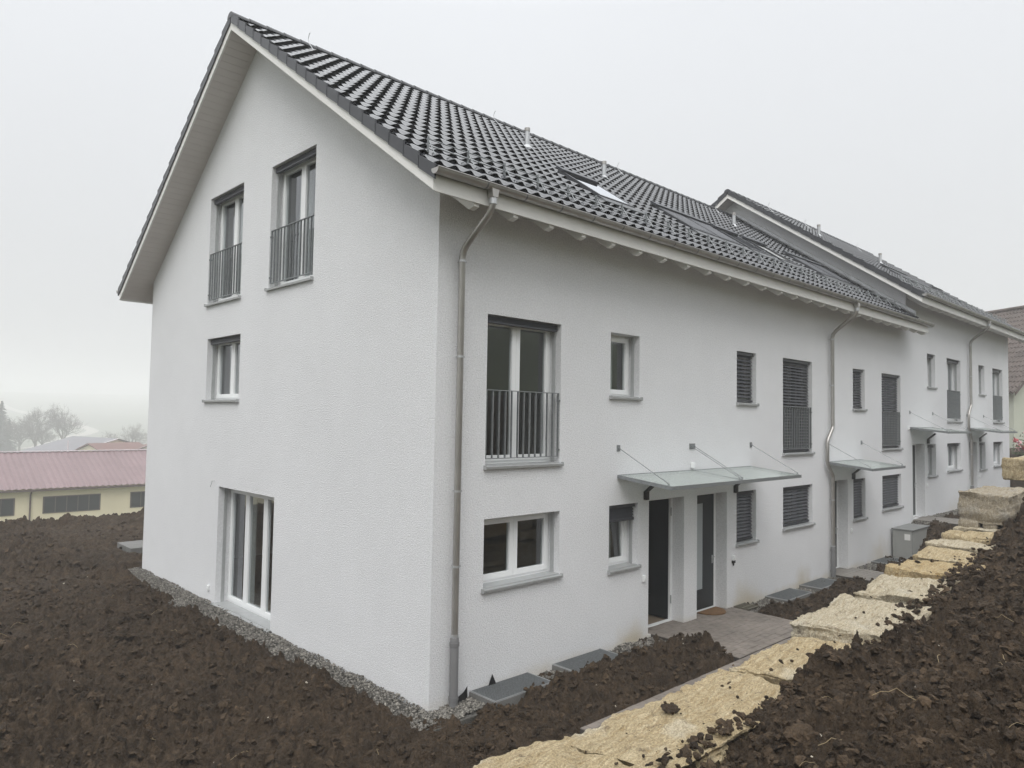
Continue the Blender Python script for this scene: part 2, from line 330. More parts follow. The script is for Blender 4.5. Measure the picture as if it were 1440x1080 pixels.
def gridmesh(name, xs, ys, H, m, keep=None, sharp=None):
    X, Y = np.meshgrid(xs, ys, indexing='xy'); Z = H(X, Y)
    V = np.stack([X.ravel(), Y.ravel(), Z.ravel()], 1); nx, ny = len(xs), len(ys)
    i = (np.arange(ny-1)[:, None]*nx+np.arange(nx-1)[None, :])
    F = np.stack([i, i+1, i+nx+1, i+nx], -1).reshape(-1, 4)
    if keep is not None:
        cx = (xs[:-1]+xs[1:])/2; cy = (ys[:-1]+ys[1:])/2; CX, CY = np.meshgrid(cx, cy, indexing='xy')
        F = F[keep(CX, CY).ravel()]
    return npmesh(name, V, F, m)
sm = lambda t: np.clip(t, 0, 1)**2*(3-2*np.clip(t, 0, 1))
# ------------------------------------------------------------------ terrain
HX = [-12, -4, 0, 2.2, 3.7, 5, 6.6, 8.3, 11.6, 14, 20, 40]
HZ = [1.55, 1.58, 1.54, 1.63, 1.79, 1.93, 2.05, 2.25, 2.75, 3.1, 3.2, 3.2]
def hwall(x): return np.interp(x, HX, HZ)
def Hground(X, Y):
    Z = np.full_like(X, -0.45)
    Z = Z-5.4*sm((Y-21.8)/26)                                  # falls away behind the plot
    Z = Z-11.0*sm((Y-70)/430)+np.clip(Y-480, 0, 1500)*0.055+0.8*fbm(X*0.008, Y*0.008, s=3)*sm((Y-60)/100)
    Z = np.where((X > 18.2) & (Y < 22), Z+0.9*sm((X-18.2)/1.2), Z)
    Z = np.where(Y < 22, Z+1.9*sm((X-32.6)/1.5)*sm((22-Y)/6), Z)
    wl = sm((-4.4-Y)/0.5)
    Z = Z+12*sm((-22-Y)/48)
    Z = Z+wl*(np.clip(1.7+0.28*(-5-Y), 0, 3.2)-np.where(X > 18.2, 0.7, 0))
    return Z
xs = np.concatenate([spaced(-1000, -30, lambda t: max(2.5, abs(t)*0.06)), spaced(-28, 45, lambda t: 0.7), spaced(46.5, 1500, lambda t: max(2, t*0.05))])
ys = np.concatenate([spaced(-200, -30, lambda t: max(2.5, abs(t)*0.06)), spaced(-28, 60, lambda t: 0.7), spaced(61.5, 1400, lambda t: max(2, t*0.03))])
tag(gridmesh('ground', xs, ys, Hground, M['field']), kind='structure')
# farm road winding up the far slope
rp = [(50, 400), (82, 462), (101, 508), (117, 543), (129, 566), (140, 591), (146, 611), (147.5, 633), (147, 655), (146, 687), (139, 740), (136, 822), (136, 895), (142, 980)]
mb = MB(); vs = []
for i in range(len(rp)):
    p = Vector((*rp[i], 0)); d = (Vector((*rp[min(i+1, len(rp)-1)], 0))-Vector((*rp[max(i-1, 0)], 0))).normalized(); n_ = Vector((-d.y, d.x, 0))*4.2
    for q in (p+n_, p-n_): vs.append((q.x, q.y, float(Hground(np.array([q.x]), np.array([q.y]))[0])+0.35))
mb.add(vs, [(2*i, 2*i+1, 2*i+3, 2*i+2) for i in range(len(rp)-1)])
tag(mb.build('road', M['road']), kind='structure')
# field soil left of and behind the houses
def Hfield(X, Y):
    Z = -0.03+soil_relief(X, Y)+0.06*fbm(X*0.35, Y*0.35, s=8, o=2)
    Z = Z-0.42*np.clip(Y-22.9, 0, 40)
    Z = Z-0.13*sm((X+0.66+0.10*fbm(Y*1.5, Y*0, s=66, o=3))/0.3)*(Y < 12.6)
    Z = Z-0.25*sm((X-0.25)/0.3)*sm((Y-14.1)/0.5)*sm((16.2-Y)/0.4)
    Z = np.where(X > 18.2, Z+0.9*sm((X-18.2)/1.2)*sm((30-Y)/6), Z)
    return Z
xs = np.concatenate([spaced(-17, -8.5, lambda t: 0.06), spaced(-8.4, -0.5, lambda t: 0.034), spaced(-0.44, 30, lambda t: 0.05+0.012*abs(t))])
ys = np.concatenate([spaced(-3.6, 10, lambda t: 0.034), spaced(10.04, 24.5, lambda t: 0.05), spaced(24.6, 30, lambda t: 0.2)])
fld = gridmesh('soil', xs, ys, Hfield, M['soil'], keep=lambda x, y: ~((x > -0.45) & (y < 12.6)) | ((x < 0.4) & (y < -0.4)))
tag(fld, kind='structure')
# yard soil between houses and wall
PATHS = [(5.15, 8.10, -1.80, 0.0), (13.25, 14.6, -1.8, 0.0), (19.55, 21.0, -3.0, 0.0), (25.9, 27.4, -3.0, 0.0)]
WELLS = [(0.72, 1.90), (2.46, 3.66), (9.55, 10.77), (11.3, 12.55), (15.92, 17.12)]
def rise(x): return 0.93*sm((x-17.7)/1.9)
def Hyard(X, Y):
    Z = 0.015+soil_relief(X, Y)+0.09*fbm(X*0.9, Y*1.3, s=18, o=2)+rise(X)
    Z = Z-0.16*sm((Y+0.62)/0.25)
    k_ = sm((X+0.45)/0.9); Z = Z*k_+(Hfield(X, Y)-0.002)*(1-k_)
    for (a, b_, c, d) in PATHS:
        dd = np.minimum(np.minimum(X-a, b_-X), Y-c+0.1); Z = Z-0.3*sm((dd+0.10)/0.16)
    Z = Z-0.3*sm((-1.70-Y)/0.15)*(X > 1.05)*(X < 19)
    Z = Z+0.10*np.exp(-((X-4.75)/0.45)**2-((Y+0.95)/0.5)**2)+0.08*np.exp(-((X-4.4)/0.9)**2-((Y+1.3)/0.4)**2)
    return Z
xs = np.concatenate([spaced(-0.45, 6, lambda t: 0.03), spaced(6.03, 33, lambda t: 0.03+0.004*(t-6))]); ys = spaced(-3.9, -0.02, lambda t: 0.03)
tag(gridmesh('soil', xs, ys, Hyard, M['soil'], keep=lambda x, y: ~((x < 0.4) & (y > -0.4) & (x < -0.45))), kind='structure')
# soil bank behind the stone wall
def Hbank(X, Y):
    d = -5.02-Y
    s_ = np.where(X > -3.4, 0.33, 0.33)
    Z = hwall(X)-0.09+np.clip(s_*d, -0.5, 1.15)+np.clip(0.05*(d-3.5), 0, 2)
    Z = Z+soil_relief(X+40, Y)*1.15+0.10*fbm(X*0.7, Y*0.7, s=28, o=3)
    Z = Z-0.22*sm((Y+4.92)/0.18)
    Z = np.where(X < -3.3, Z-1.75*sm((Y+5.3)/1.7)*sm((-3.3-X)/0.4), Z)
    Z = Z+0.28*np.exp(-((X-0.55)/0.28)**2-((Y+5.2)/0.22)**2)+0.12*np.exp(-((X+0.3)/0.5)**2-((Y+5.4)/0.3)**2)
    Z = np.where((X > 8.2), Z+0.28*sm((-4.9-Y)/0.3)*sm((X-8.2)/0.8), Z)
    return Z
xs = np.concatenate([spaced(-11, -2.8, lambda t: 0.08), spaced(-2.75, 4, lambda t: 0.017), spaced(4.02, 38, lambda t: 0.018+0.010*(t-4))])
ys = np.concatenate([spaced(-17, -8.2, lambda t: 0.12), spaced(-8.12, -4.3, lambda t: 0.017)])
tag(gridmesh('soil', xs, ys, Hbank, M['soil']), kind='structure')
# higher soil beyond the far end of the houses
def Hfar(X, Y): return 0.5+2.1*sm((X-32.45)/0.9)+soil_relief(X, Y)*1.5
tag(gridmesh('soil', spaced(32.4, 60, lambda t: 0.12), spaced(-4.4, 9, lambda t: 0.12), Hfar, M['soil']), kind='structure')
# ------------------------------------------------------------------ scattered meshes
def ico(sub, seed, amp=0.3, flat=0.75):
    bm = bmesh.new(); bmesh.ops.create_icosphere(bm, subdivisions=sub, radius=1); V = np.array([v.co[:] for v in bm.verts]); F = np.array([[v.index for v in f.verts] for f in bm.faces]); bm.free()
    d = 1+amp*fbm(V[:, 0]*1.3+seed*7.1, V[:, 1]*1.3, V[:, 2]*1.3, o=4, s=seed, g=0.6)
    for k in range(7):      # broken facets
        n_ = RS.randn(3); n_ /= np.linalg.norm(n_); c_ = 0.55+0.3*RS.rand(); pr_ = (V*d[:, None])@n_; d = np.where(pr_ > c_, d*(c_+0.15*(pr_-c_))/np.maximum(pr_, 1e-6), d)
    d = d*(1+0.12*RS.randn(len(V))*(1 if sub > 1 else 0.6))
    V = V*d[:, None]; V[:, 2] *= flat
    return V, F
def scatter(name, pts, sizes, bases, m, smooth=False, sharp=None, parent=None):
    Vs = []; Fs = []; n = 0
    k = RS.randint(0, len(bases), len(pts)); a = RS.rand(len(pts))*6.283; tl = RS.rand(len(pts), 2)-0.5
    for i, p in enumerate(pts):
        V, F = bases[k[i]]; c, s_ = math.cos(a[i]), math.sin(a[i])
        Q = V*sizes[i]; x = Q[:, 0]*c-Q[:, 1]*s_; y = Q[:, 0]*s_+Q[:, 1]*c; z = Q[:, 2]+x*tl[i, 0]*0.8+y*tl[i, 1]*0.8
        Vs.append(np.stack([x+p[0], y+p[1], z+p[2]], 1)); Fs.append(F+n); n += len(V)
    return npmesh(name, np.concatenate(Vs), np.concatenate(Fs), m, smooth=smooth, sharp=sharp, parent=parent)
clodb = [ico(3, s_, 0.4, 0.7) for s_ in range(8)]; clodb2 = [ico(2, s_, 0.45, 0.7) for s_ in range(10)]
pebb = [ico(1, s_+20, 0.25, 0.65) for s_ in range(8)]
def clods(name, n, x0, x1, y0, y1, H, smin, smax, bases, fn=None, m=None, power=2.5):
    x = x0+(x1-x0)*RS.rand(n); y = y0+(y1-y0)*RS.rand(n)
    if fn is not None: k = fn(x, y); x = x[k]; y = y[k]
    s_ = smin+(smax-smin)*RS.rand(len(x))**power; z = H(x, y)+s_*0.15
    return tag(scatter(name, np.stack([x, y, z], 1), s_, bases, m or M['clod'], smooth=True, sharp=35), kind='stuff')
clods('soil_clods', 15000, -2.5, 5.5, -7.6, -4.92, Hbank, 0.005, 0.05, clodb2, power=3.5)
clods('soil_clods', 170, -2.3, 5, -7.4, -4.95, Hbank, 0.035, 0.085, clodb, power=2)
clods('soil_clods', 6000, 5, 16, -8, -4.9, Hbank, 0.012, 0.085, clodb2, power=3)
clods('soil_clods', 12000, -9, -0.72, -3, 11, Hfield, 0.010, 0.07, clodb2, power=3.5)
clods('soil_clods', 2500, -12, -0.75, 11, 23.2, Hfield, 0.03, 0.11, clodb2, power=2.5)
clods('soil_clods', 1200, 0, 20, 13, 23.2, Hfield, 0.03, 0.1, clodb2, power=2.5)
def offpath(x, y):
    k = np.ones(len(x), bool)
    for (a, b_, c, d) in PATHS: k &= ~((x > a-0.05) & (x < b_+0.05) & (y > c))
    return k
clods('soil_clods', 5000, -0.4, 19.5, -1.7, -0.60, Hyard, 0.010, 0.065, clodb2, fn=offpath, power=2.5)
clods('soil_clods', 260, 20, 32, -3.5, -0.6, Hyard, 0.03, 0.09, clodb2, fn=offpath, power=2.5)
clods('soil_clods', 60, -9, -1, -2, 14, Hfield, 0.07, 0.17, clodb, power=2)
clods('soil_clods', 500, -9, -0.9, -3, 14, Hfield, 0.04, 0.10, clodb, power=1.5)
clods('soil_clods', 26, -1.5, 7, -7.2, -5.3, Hbank, 0.08, 0.15, clodb, power=1.5)
clods('stone_chips', 60, -2, 6, -7.3, -5.0, Hbank, 0.008, 0.035, clodb2, m=M['pale_stone'], power=3)
clods('stone_chips', 90, -8, -0.8, -2, 14, Hfield, 0.008, 0.045, clodb2, m=M['pale_stone'], power=3)
clods('stone_chips', 20, 0.5, 5, -1.6, -0.7, Hyard, 0.01, 0.025, clodb2, m=M['pale_stone'])
clods('stone_chips', 60, 6, 14, -7, -5.0, Hbank, 0.02, 0.05, clodb2, m=M['pale_stone'], power=3)
# dry stalks in the soil
mb = MB()
def stalk(x, y, H, l, a, r=0.0025):
    z = float(H(np.array([x]), np.array([y]))[0])+0.02; p = []
    for k in range(6):
        t_ = k/5; p.append((x+math.cos(a)*l*t_+0.12*l*math.sin(3*t_+a), y+math.sin(a)*l*t_+0.08*l*math.sin(5*t_), z+0.25*l*math.sin(math.pi*t_)*random.uniform(0.5, 1.2)+0.01))
    mb.tube(p, r, 5)
for (x, y, l, a) in ((-0.25, -6.2, 0.42, 1.7), (-0.75, -5.95, 0.35, 2.2), (0.9, -6.0, 0.25, 0.3), (2.2, -5.9, 0.3, 0.8), (2.6, -6.2, 0.25, 1.2), (0.4, -6.6, 0.2, 0.4)): stalk(x, y, Hbank, l*0.8, a, 0.0022)
for k in range(45): stalk(random.uniform(-2, 7), random.uniform(-7.2, -5.1), Hbank, random.uniform(0.03, 0.13), random.uniform(0, 6.28), 0.0014)
for k in range(25): stalk(random.uniform(-7, -1), random.uniform(-2, 9), Hfield, random.uniform(0.08, 0.3), random.uniform(0, 6.28), 0.0025)
tag(mb.build('dry_stalks', M['straw'], recalc=False), kind='stuff')
# gravel
def gravel(rects, H, dens, smin, smax, name='gravel'):
    P = []
    for (x0, x1, y0, y1) in rects:
        n = int((x1-x0)*(y1-y0)*dens); P.append(np.stack([x0+(x1-x0)*RS.rand(n), y0+(y1-y0)*RS.rand(n)], 1))
    P = np.concatenate(P); s_ = smin+(smax-smin)*RS.rand(len(P))**1.5
    z = H(P[:, 0], P[:, 1])+RS.rand(len(P))*0.02
    return tag(scatter(name, np.column_stack([P, z]), s_, pebb, M['pebble'], smooth=False), kind='stuff')
Hg1 = lambda x, y: -0.045+0.04*sm((x+0.5)/0.4)+0.02*fbm(x*3, y*3, s=50, o=2)
gravel([(-0.50, -0.01, -0.3, 12.2), (-0.45, 0.3, -0.42, -0.3), (0.0, 0.7, -0.42, -0.02)], Hg1, 1900, 0.008, 0.026)
gravel([(-0.62, -0.45, -0.3, 12.0)], Hg1, 350, 0.008, 0.024)
Hg2 = lambda x, y: -0.01+0.02*fbm(x*3, y*3, s=50, o=2)+rise(x)+0.03*np.exp(-((x-4.4)/0.6)**2)
gravel([(0.0, 0.72, -0.45, -0.01), (1.9, 2.46, -0.48, -0.01), (3.66, 5.15, -0.42, -0.01), (4.0, 5.1, -0.6, -0.4), (8.1, 9.55, -0.5, -0.01), (10.77, 11.3, -0.5, -0.01), (12.55, 13.2, -0.4, -0.01), (14.6, 15.92, -0.45, -0.01), (17.12, 17.6, -0.5, -0.01), (19.2, 19.6, -0.7, -0.01), (18.7, 19.5, -1.0, -0.6)], Hg2, 1300, 0.012, 0.030)
gravel([(21.0, 25.9, -0.55, -0.01), (27.4, 32.3, -0.5, -0.01)], Hg2, 500, 0.02, 0.04)
mb = MB()
mb.box((-0.60, -0.4, -0.35), (-0.001, 12.3, -0.06)); mb.box((-0.6, -0.5, -0.35), (5.14, -0.402, -0.03)); mb.box((0.002, -0.40, -0.35), (5.14, -0.002, -0.035)); mb.box((8.11, -0.5, -0.35), (13.2, -0.002, -0.03)); mb.box((14.61, -0.5, -0.35), (17.6, -0.002, -0.03))
tag(mb.build('gravel_bed', mat('gravel_bed', (0.09, 0.085, 0.075), 0.95, noise=[(40, 0.5)], bump=[(50, 0.02, 5)])), kind='structure')
# ------------------------------------------------------------------ paving
def paving(name, x0, x1, y0, y1, z, m, bx_=0.21, by_=0.14, along='x', zf=None):
    mb = MB(); mb.cur = 1
    mb.box((x0, y0, z-0.35), (x1, y1, z-0.012)); mb.cur = 0
    if along == 'x': nx, ny = max(1, round((x1-x0)/bx_)), max(1, round((y1-y0)/by_))
    else: nx, ny = max(1, round((x1-x0)/by_)), max(1, round((y1-y0)/bx_))
    dx, dy = (x1-x0)/nx, (y1-y0)/ny; g = 0.004; c = 0.006
    for j in range(ny):
        for i in range(-1, nx+1):
            a = x0+(i+(0.5 if j % 2 else 0))*dx; b_ = a+dx; a = max(a, x0); b_ = min(b_, x1)
            if b_-a < 0.03: continue
            y_ = y0+j*dy; zz = z+random.uniform(-0.003, 0.003)
            A, B, C_, D = a+g, b_-g, y_+g, y_+dy-g
            mb.add([(A, C_, z-0.02), (B, C_, z-0.02), (B, D, z-0.02), (A, D, z-0.02), (A, C_, zz-c), (B, C_, zz-c), (B, D, zz-c), (A, D, zz-c),
                    (A+c, C_+c, zz), (B-c, C_+c, zz), (B-c, D-c, zz), (A+c, D-c, zz)],
                   [(0, 1, 5, 4), (1, 2, 6, 5), (2, 3, 7, 6), (3, 0, 4, 7), (4, 5, 9, 8), (5, 6, 10, 9), (6, 7, 11, 10), (7, 4, 8, 11), (8, 9, 10, 11)])
    return tag(mb.build(name, [m, M['joint']], recalc=False), kind='structure')
paving('path', 5.15, 8.10, -1.80, 0.26, 0.055, M['paver'])
paving('path', 1.05, 17.6, -3.45, -1.81, 0.045, M['paver'])
paving('path', 13.25, 14.62, -1.80, 0.25, 0.055, M['pathgrey'])
paving('path', 19.58, 21.0, -3.4, 0.22, 0.955, M['pathgrey'])
paving('path', 25.9, 27.4, -3.4, 0.22, 0.955, M['pathgrey'])
mb = MB(); mb.box((0.45, 14.6, -0.4), (5, 15.9, 0.10)); tag(mb.build('terrace', M['concrete'], bevel=0.01), kind='structure')
# ------------------------------------------------------------------ walls
def shell(P, u0, u1, zb, topf, breaks, ops, th, mb, flip=False):
    """wall slab with openings. ops: list of (u0,u1,z0,z1). topf(u) top height. P(u,v,z) v outward"""
    us = sorted(set([u0, u1]+breaks+[o[0] for o in ops]+[o[1] for o in ops]))
    for a, b_ in zip(us[:-1], us[1:]):
        mid = (a+b_)/2; here = sorted([o for o in ops if o[0] <= mid <= o[1]], key=lambda o: o[2])
        z = zb
        segs = []
        for o in here:
            if o[2] > z: segs.append((z, o[2], None))
            z = o[3]
        segs.append((z, None, 1))
        for (za, zc, last) in segs:
            for v, in ((0,), (-th,)):
                zl, zr = (topf(a), topf(b_)) if last else (zc, zc)
                mb.add([P(a, v, za), P(b_, v, za), P(b_, v, zr), P(a, v, zl)], [(0, 1, 2, 3)])
    for (a, b_, c, d) in ops:
        mb.add([P(a, 0, c), P(b_, 0, c), P(b_, 0, d), P(a, 0, d), P(a, -th, c), P(b_, -th, c), P(b_, -th, d), P(a, -th, d)], [(0, 1, 5, 4), (1, 2, 6, 5), (2, 3, 7, 6), (3, 0, 4, 7)])
PF = lambda u, v, z: (u, -v, z)          # long facade, faces -y
PG = lambda u, v, z: (-v, u, z)          # gable, faces -x
def ring(mb, P, u0, u1, z0, z1, w, v0, v1, tilt=0, wb=None):
    wb = wb or w
    def Q(u, v, z): return P(u, v-tilt*(z-z0), z)
    mb.bx(Q, (u0, v0, z0), (u0+w, v1, z1)); mb.bx(Q, (u1-w, v0, z0), (u1, v1, z1))
    mb.bx(Q, (u0+w, v0, z0), (u1-w, v1, z0+wb)); mb.bx(Q, (u0+w, v0, z1-w), (u1-w, v1, z1))
def window(H, P, u0, u1, z0, z1, leaves=2, name='window', blind='up', rail=False, sill=True, dep=0.24, tilt=0, label=None, curtain=None, anchor='left', slatgap=0.075):
    f = MB(); ring(f, P, u0, u1, z0, z1, 0.07, -dep-0.075, -dep)
    w = f.build(name, M['pvc'], H, bevel=0.004, label=label)
    n = leaves; cw = (u1-u0-0.09)/n
    for i in range(n):
        a = u0+0.045+i*cw; b_ = a+cw
        s_ = MB(); ring(s_, P, a+0.002, b_-0.002, z0+0.045, z1-0.045, 0.085, -dep-0.055, -dep+0.018, tilt)
        s_.build('sash', M['pvc'], w, bevel=0.004)
        g_ = MB(); Q = lambda u, v, z: P(u, v-tilt*(z-z0), z)
        g_.add([Q(a+0.07, -dep-0.02, z0+0.1), Q(b_-0.07, -dep-0.02, z0+0.1), Q(b_-0.07, -dep-0.02, z1-0.1), Q(a+0.07, -dep-0.02, z1-0.1)], [(0, 1, 2, 3)])
        g_.build('pane', M['glass'], w)
        if n == 2 and i == 1:
            hd = MB(); hd.bx(P, (a+0.02, -dep+0.02, (z0+z1)/2-0.25), (a+0.05, -dep+0.05, (z0+z1)/2-0.13)); 
            # inside handle is hidden; skip building it outside
    for (a, b_) in ((u0+0.002, u0+0.03), (u1-0.03, u1-0.002)):
        gr = MB(); gr.bx(P, (a, -0.18, z0+0.004), (b_, -0.12, z1-0.02)); gr.build('guide_rail', M['alu'], w)
    bl = MB()
    if blind == 'down' or blind == 'part':
        zb = z0+0.05 if blind == 'down' else z0+(z1-z0)*0.74
        z = z1-0.1
        while z > zb+0.03:
            bl.add([P(u0+0.035, -0.075, z-0.030), P(u1-0.035, -0.075, z-0.030), P(u1-0.035, -0.082, z-0.018), P(u0+0.035, -0.082, z-0.018),
                    P(u0+0.035, -0.112, z+0.024), P(u1-0.035, -0.112, z+0.024), P(u1-0.035, -0.122, z+0.028), P(u0+0.035, -0.122, z+0.028)],
                   [(0, 1, 2, 3), (3, 2, 5, 4), (4, 5, 6, 7)])
            z -= slatgap if blind == 'down' else 0.05
        bl.bx(P, (u0+0.03, -0.13, zb-0.02), (u1-0.03, -0.07, zb+0.02)); bl.bx(P, (u0+0.03, -0.14, z1-0.07), (u1-0.03, -0.05, z1-0.004))
        o = bl.build('blind', M['anth'], w, recalc=False)
        sol = o.modifiers.new('thick', 'SOLIDIFY'); sol.thickness = 0.002
    elif blind == 'up':
        z = z1-0.012
        for k in range(7): bl.bx(P, (u0+0.035, -0.135, z-0.009), (u1-0.035, -0.06, z-0.004)); z -= 0.011
        bl.bx(P, (u0+0.03, -0.13, z-0.03), (u1-0.03, -0.065, z))
        bl.build('blind', M['anth'], w)
    if sill:
        s_ = MB(); t_ = 0.045
        s_.add([P(u0-0.03, 0.055, z0-0.055), P(u1+0.03, 0.055, z0-0.055), P(u1+0.03, 0.06, z0-0.02), P(u0-0.03, 0.06, z0-0.02),
                P(u0-0.03, 0.002, z0-0.055), P(u1+0.03, 0.002, z0-0.055), P(u1+0.03, 0.002, z0-0.008), P(u0-0.03, 0.002, z0-0.008)],
               [(0, 1, 2, 3), (0, 4, 5, 1), (3, 2, 6, 7), (1, 5, 6, 2), (0, 3, 7, 4)])
        s_.bx(P, (u0+0.002, -dep-0.02, z0-0.05), (u1-0.002, 0.001, z0+0.004))
        s_.bx(P, (u0-0.034, 0.0, z0-0.06), (u0-0.026, 0.064, z0+0.004)); s_.bx(P, (u1+0.026, 0.0, z0-0.06), (u1+0.034, 0.064, z0+0.004))
        s_.build('sill', M['alu'], w)
    if curtain:
        for (ca, cb) in curtain:
            c_ = MB(); n_ = int((cb-ca)/0.03); vs = []
            for k in range(n_+1):
                u = ca+(cb-ca)*k/n_; v = -dep-0.28+0.03*math.sin(k*1.1)+0.012*math.sin(k*2.7); vs += [P(u, v, z0+0.03), P(u, v, z1)]
            c_.add(vs, [(2*k, 2*k+2, 2*k+3, 2*k+1) for k in range(n_)]); c_.build('curtain', M['curtain'], w, smooth='all', recalc=False)
    if rail:
        r_ = MB(); zt, zl = z0+1.13, z0+0.09; v = -0.03; a, b_ = u0+0.02, u1-0.02
        r_.bx(P, (a, v-0.02, zt-0.012), (b_, v+0.02, zt)); r_.bx(P, (a, v-0.018, zl), (b_, v+0.018, zl+0.012))
        nb = int(round((b_-a)/0.128))
        for k in range(nb+1):
            u = a+(b_-a-0.012)*k/nb; r_.bx(P, (u, v-0.016, zl+0.012), (u+0.012, v+0.016, zt-0.012))
        for zz in (zt-0.14, zl+0.1):
            r_.bx(P, (u0+0.001, v-0.03, zz), (u0+0.021, v+0.03, zz+0.03)); r_.bx(P, (u1-0.021, v-0.03, zz), (u1-0.001, v+0.03, zz+0.03))
        r_.build('railing', M['steel'], w)
    return w
def front_door(H, x0, x1, z0, z1, state='closed', label=None):
    dep = 0.27; P = PF
    f = MB(); f.bx(P, (x0, -dep-0.07, z0), (x0+0.06, -dep, z1)); f.bx(P, (x1-0.06, -dep-0.07, z0), (x1, -dep, z1)); f.bx(P, (x0+0.06, -dep-0.07, z1-0.06), (x1-0.06, -dep, z1))
    f.bx(P, (x0+0.06, -dep-0.07, z0), (x1-0.06, -dep+0.01, z0+0.03))
    d = f.build('front_door', M['pvc'], H, bevel=0.004, label=label)
    a, b_ = x0+0.065, x1-0.065; W_ = b_-a
    if state == 'open':
        Q = lambda u, v, z: (b_-0.01-v, dep+0.05+(b_-u), z)      # leaf swung inwards about its right edge
    else: Q = lambda u, v, z: (u, dep+0.01-v, z)
    l = MB(); g0, g1 = a+W_*0.27, a+W_*0.60; gz0, gz1 = z0+0.45, z1-0.24
    for (p, q) in (((a, -0.06, z0+0.035), (g0, 0, z1-0.065)), ((g1, -0.06, z0+0.035), (b_, 0, z1-0.065)), ((g0, -0.06, z0+0.035), (g1, 0, gz0)), ((g0, -0.06, gz1), (g1, 0, z1-0.065))): l.bx(Q, p, q)
    leaf = l.build('door_leaf', M['door'], d)
    g_ = MB(); g_.bx(Q, (g0, -0.045, gz0), (g1, -0.012, gz1)); g_.build('door_glass', M['frost'] if state == 'closed' else M['door'], d)
    h = MB(); hz = z0+1.06; ub = (b_-0.06) if state == 'closed' else a+0.06; sgn = -1 if state == 'closed' else 1
    h.bx(Q, (ub-0.02, 0.0, hz-0.12), (ub+0.02, 0.01, hz+0.05)); h.tube([Q(ub, 0.01, hz+0.02), Q(ub, 0.055, hz+0.02), Q(ub+sgn*0.12, 0.06, hz+0.02)], 0.01, 8)
    h.tube([Q(ub, 0.01, hz-0.08), Q(ub, 0.03, hz-0.08)], 0.014, 10)
    h.build('door_handle', M['alu'], d)
    if state == 'open':
        for zz in (z0+0.35, z1-0.4): k = MB(); k.tube([(b_-0.0, dep-0.015, zz), (b_-0.0, dep-0.015, zz+0.16)], 0.013, 8); k.build('hinge', M['alu'], d)
    return d
# ------------------------------------------------------------------ roof pieces
SL = 0.7; RY = 6.05; D = 12.1
def Tz(y, dz): return 11.95+dz-SL*abs(RY-y)           # tile crests
def Sz(y, dz): return 11.62+dz-SL*abs(RY-y)           # underside of roof
CA = math.cos(math.atan(SL)); EXP = 0.432*CA           # course exposure in plan
def tile_field(x0, x1, dz, side, pitch=0.268):
    """waved interlocking tiles as real geometry, one slope"""
    nc = int(round((x1-x0)/pitch)); pit_ = (x1-x0)/nc; per = 12
    nx = nc*per+1; xs = x0+np.arange(nx)*(x1-x0)/(nx-1); u = (np.arange(nx) % per)/per
    prof = 0.052*(0.5+0.5*np.cos(2*np.pi*(u-0.12)))**1.25
    ylow = -0.715; ncourse = int(math.ceil((RY-ylow)/EXP))
    V = []; F = []; n = 0
    nh = np.array((-0.0, -SL, 1.0)); nh = nh/np.linalg.norm(nh)
    for c in range(ncourse):
        ya = ylow+c*EXP; yb = min(ya+EXP+0.03, RY)
        jit = RS.rand(nc+1)*0.004; jx = np.repeat(jit, per)[:nx]
        rows = []
        for (y, lift, mu, jm) in ((ya+0.05, -0.012, 0.3, 0), (ya+0.05, 0.004, 1, 1), (ya, 0.004, 1, 1), (ya, 0.019, 1, 1), ((ya+yb)/2, 0.010, 0.68, 0.5), (yb, 0.0, 0.3, 0)):
            z = Tz(y, dz)-0.075
            off_ = lift+jx*jm+prof*mu
            rows.append(np.stack([xs, np.full(nx, y)+nh[1]*off_, z+nh[2]*off_], 1))
        A = np.concatenate(rows)
        if side < 0: A[:, 1] = 2*RY-A[:, 1]
        V.append(A)
        i = (np.arange(5)[:, None]*nx+np.arange(nx-1)[None, :]+n)
        q = np.stack([i, i+1, i+nx+1, i+nx], -1).reshape(-1, 4)
        F.append(q if side > 0 else q[:, ::-1]); n += len(A)
    return np.concatenate(V), np.concatenate(F)
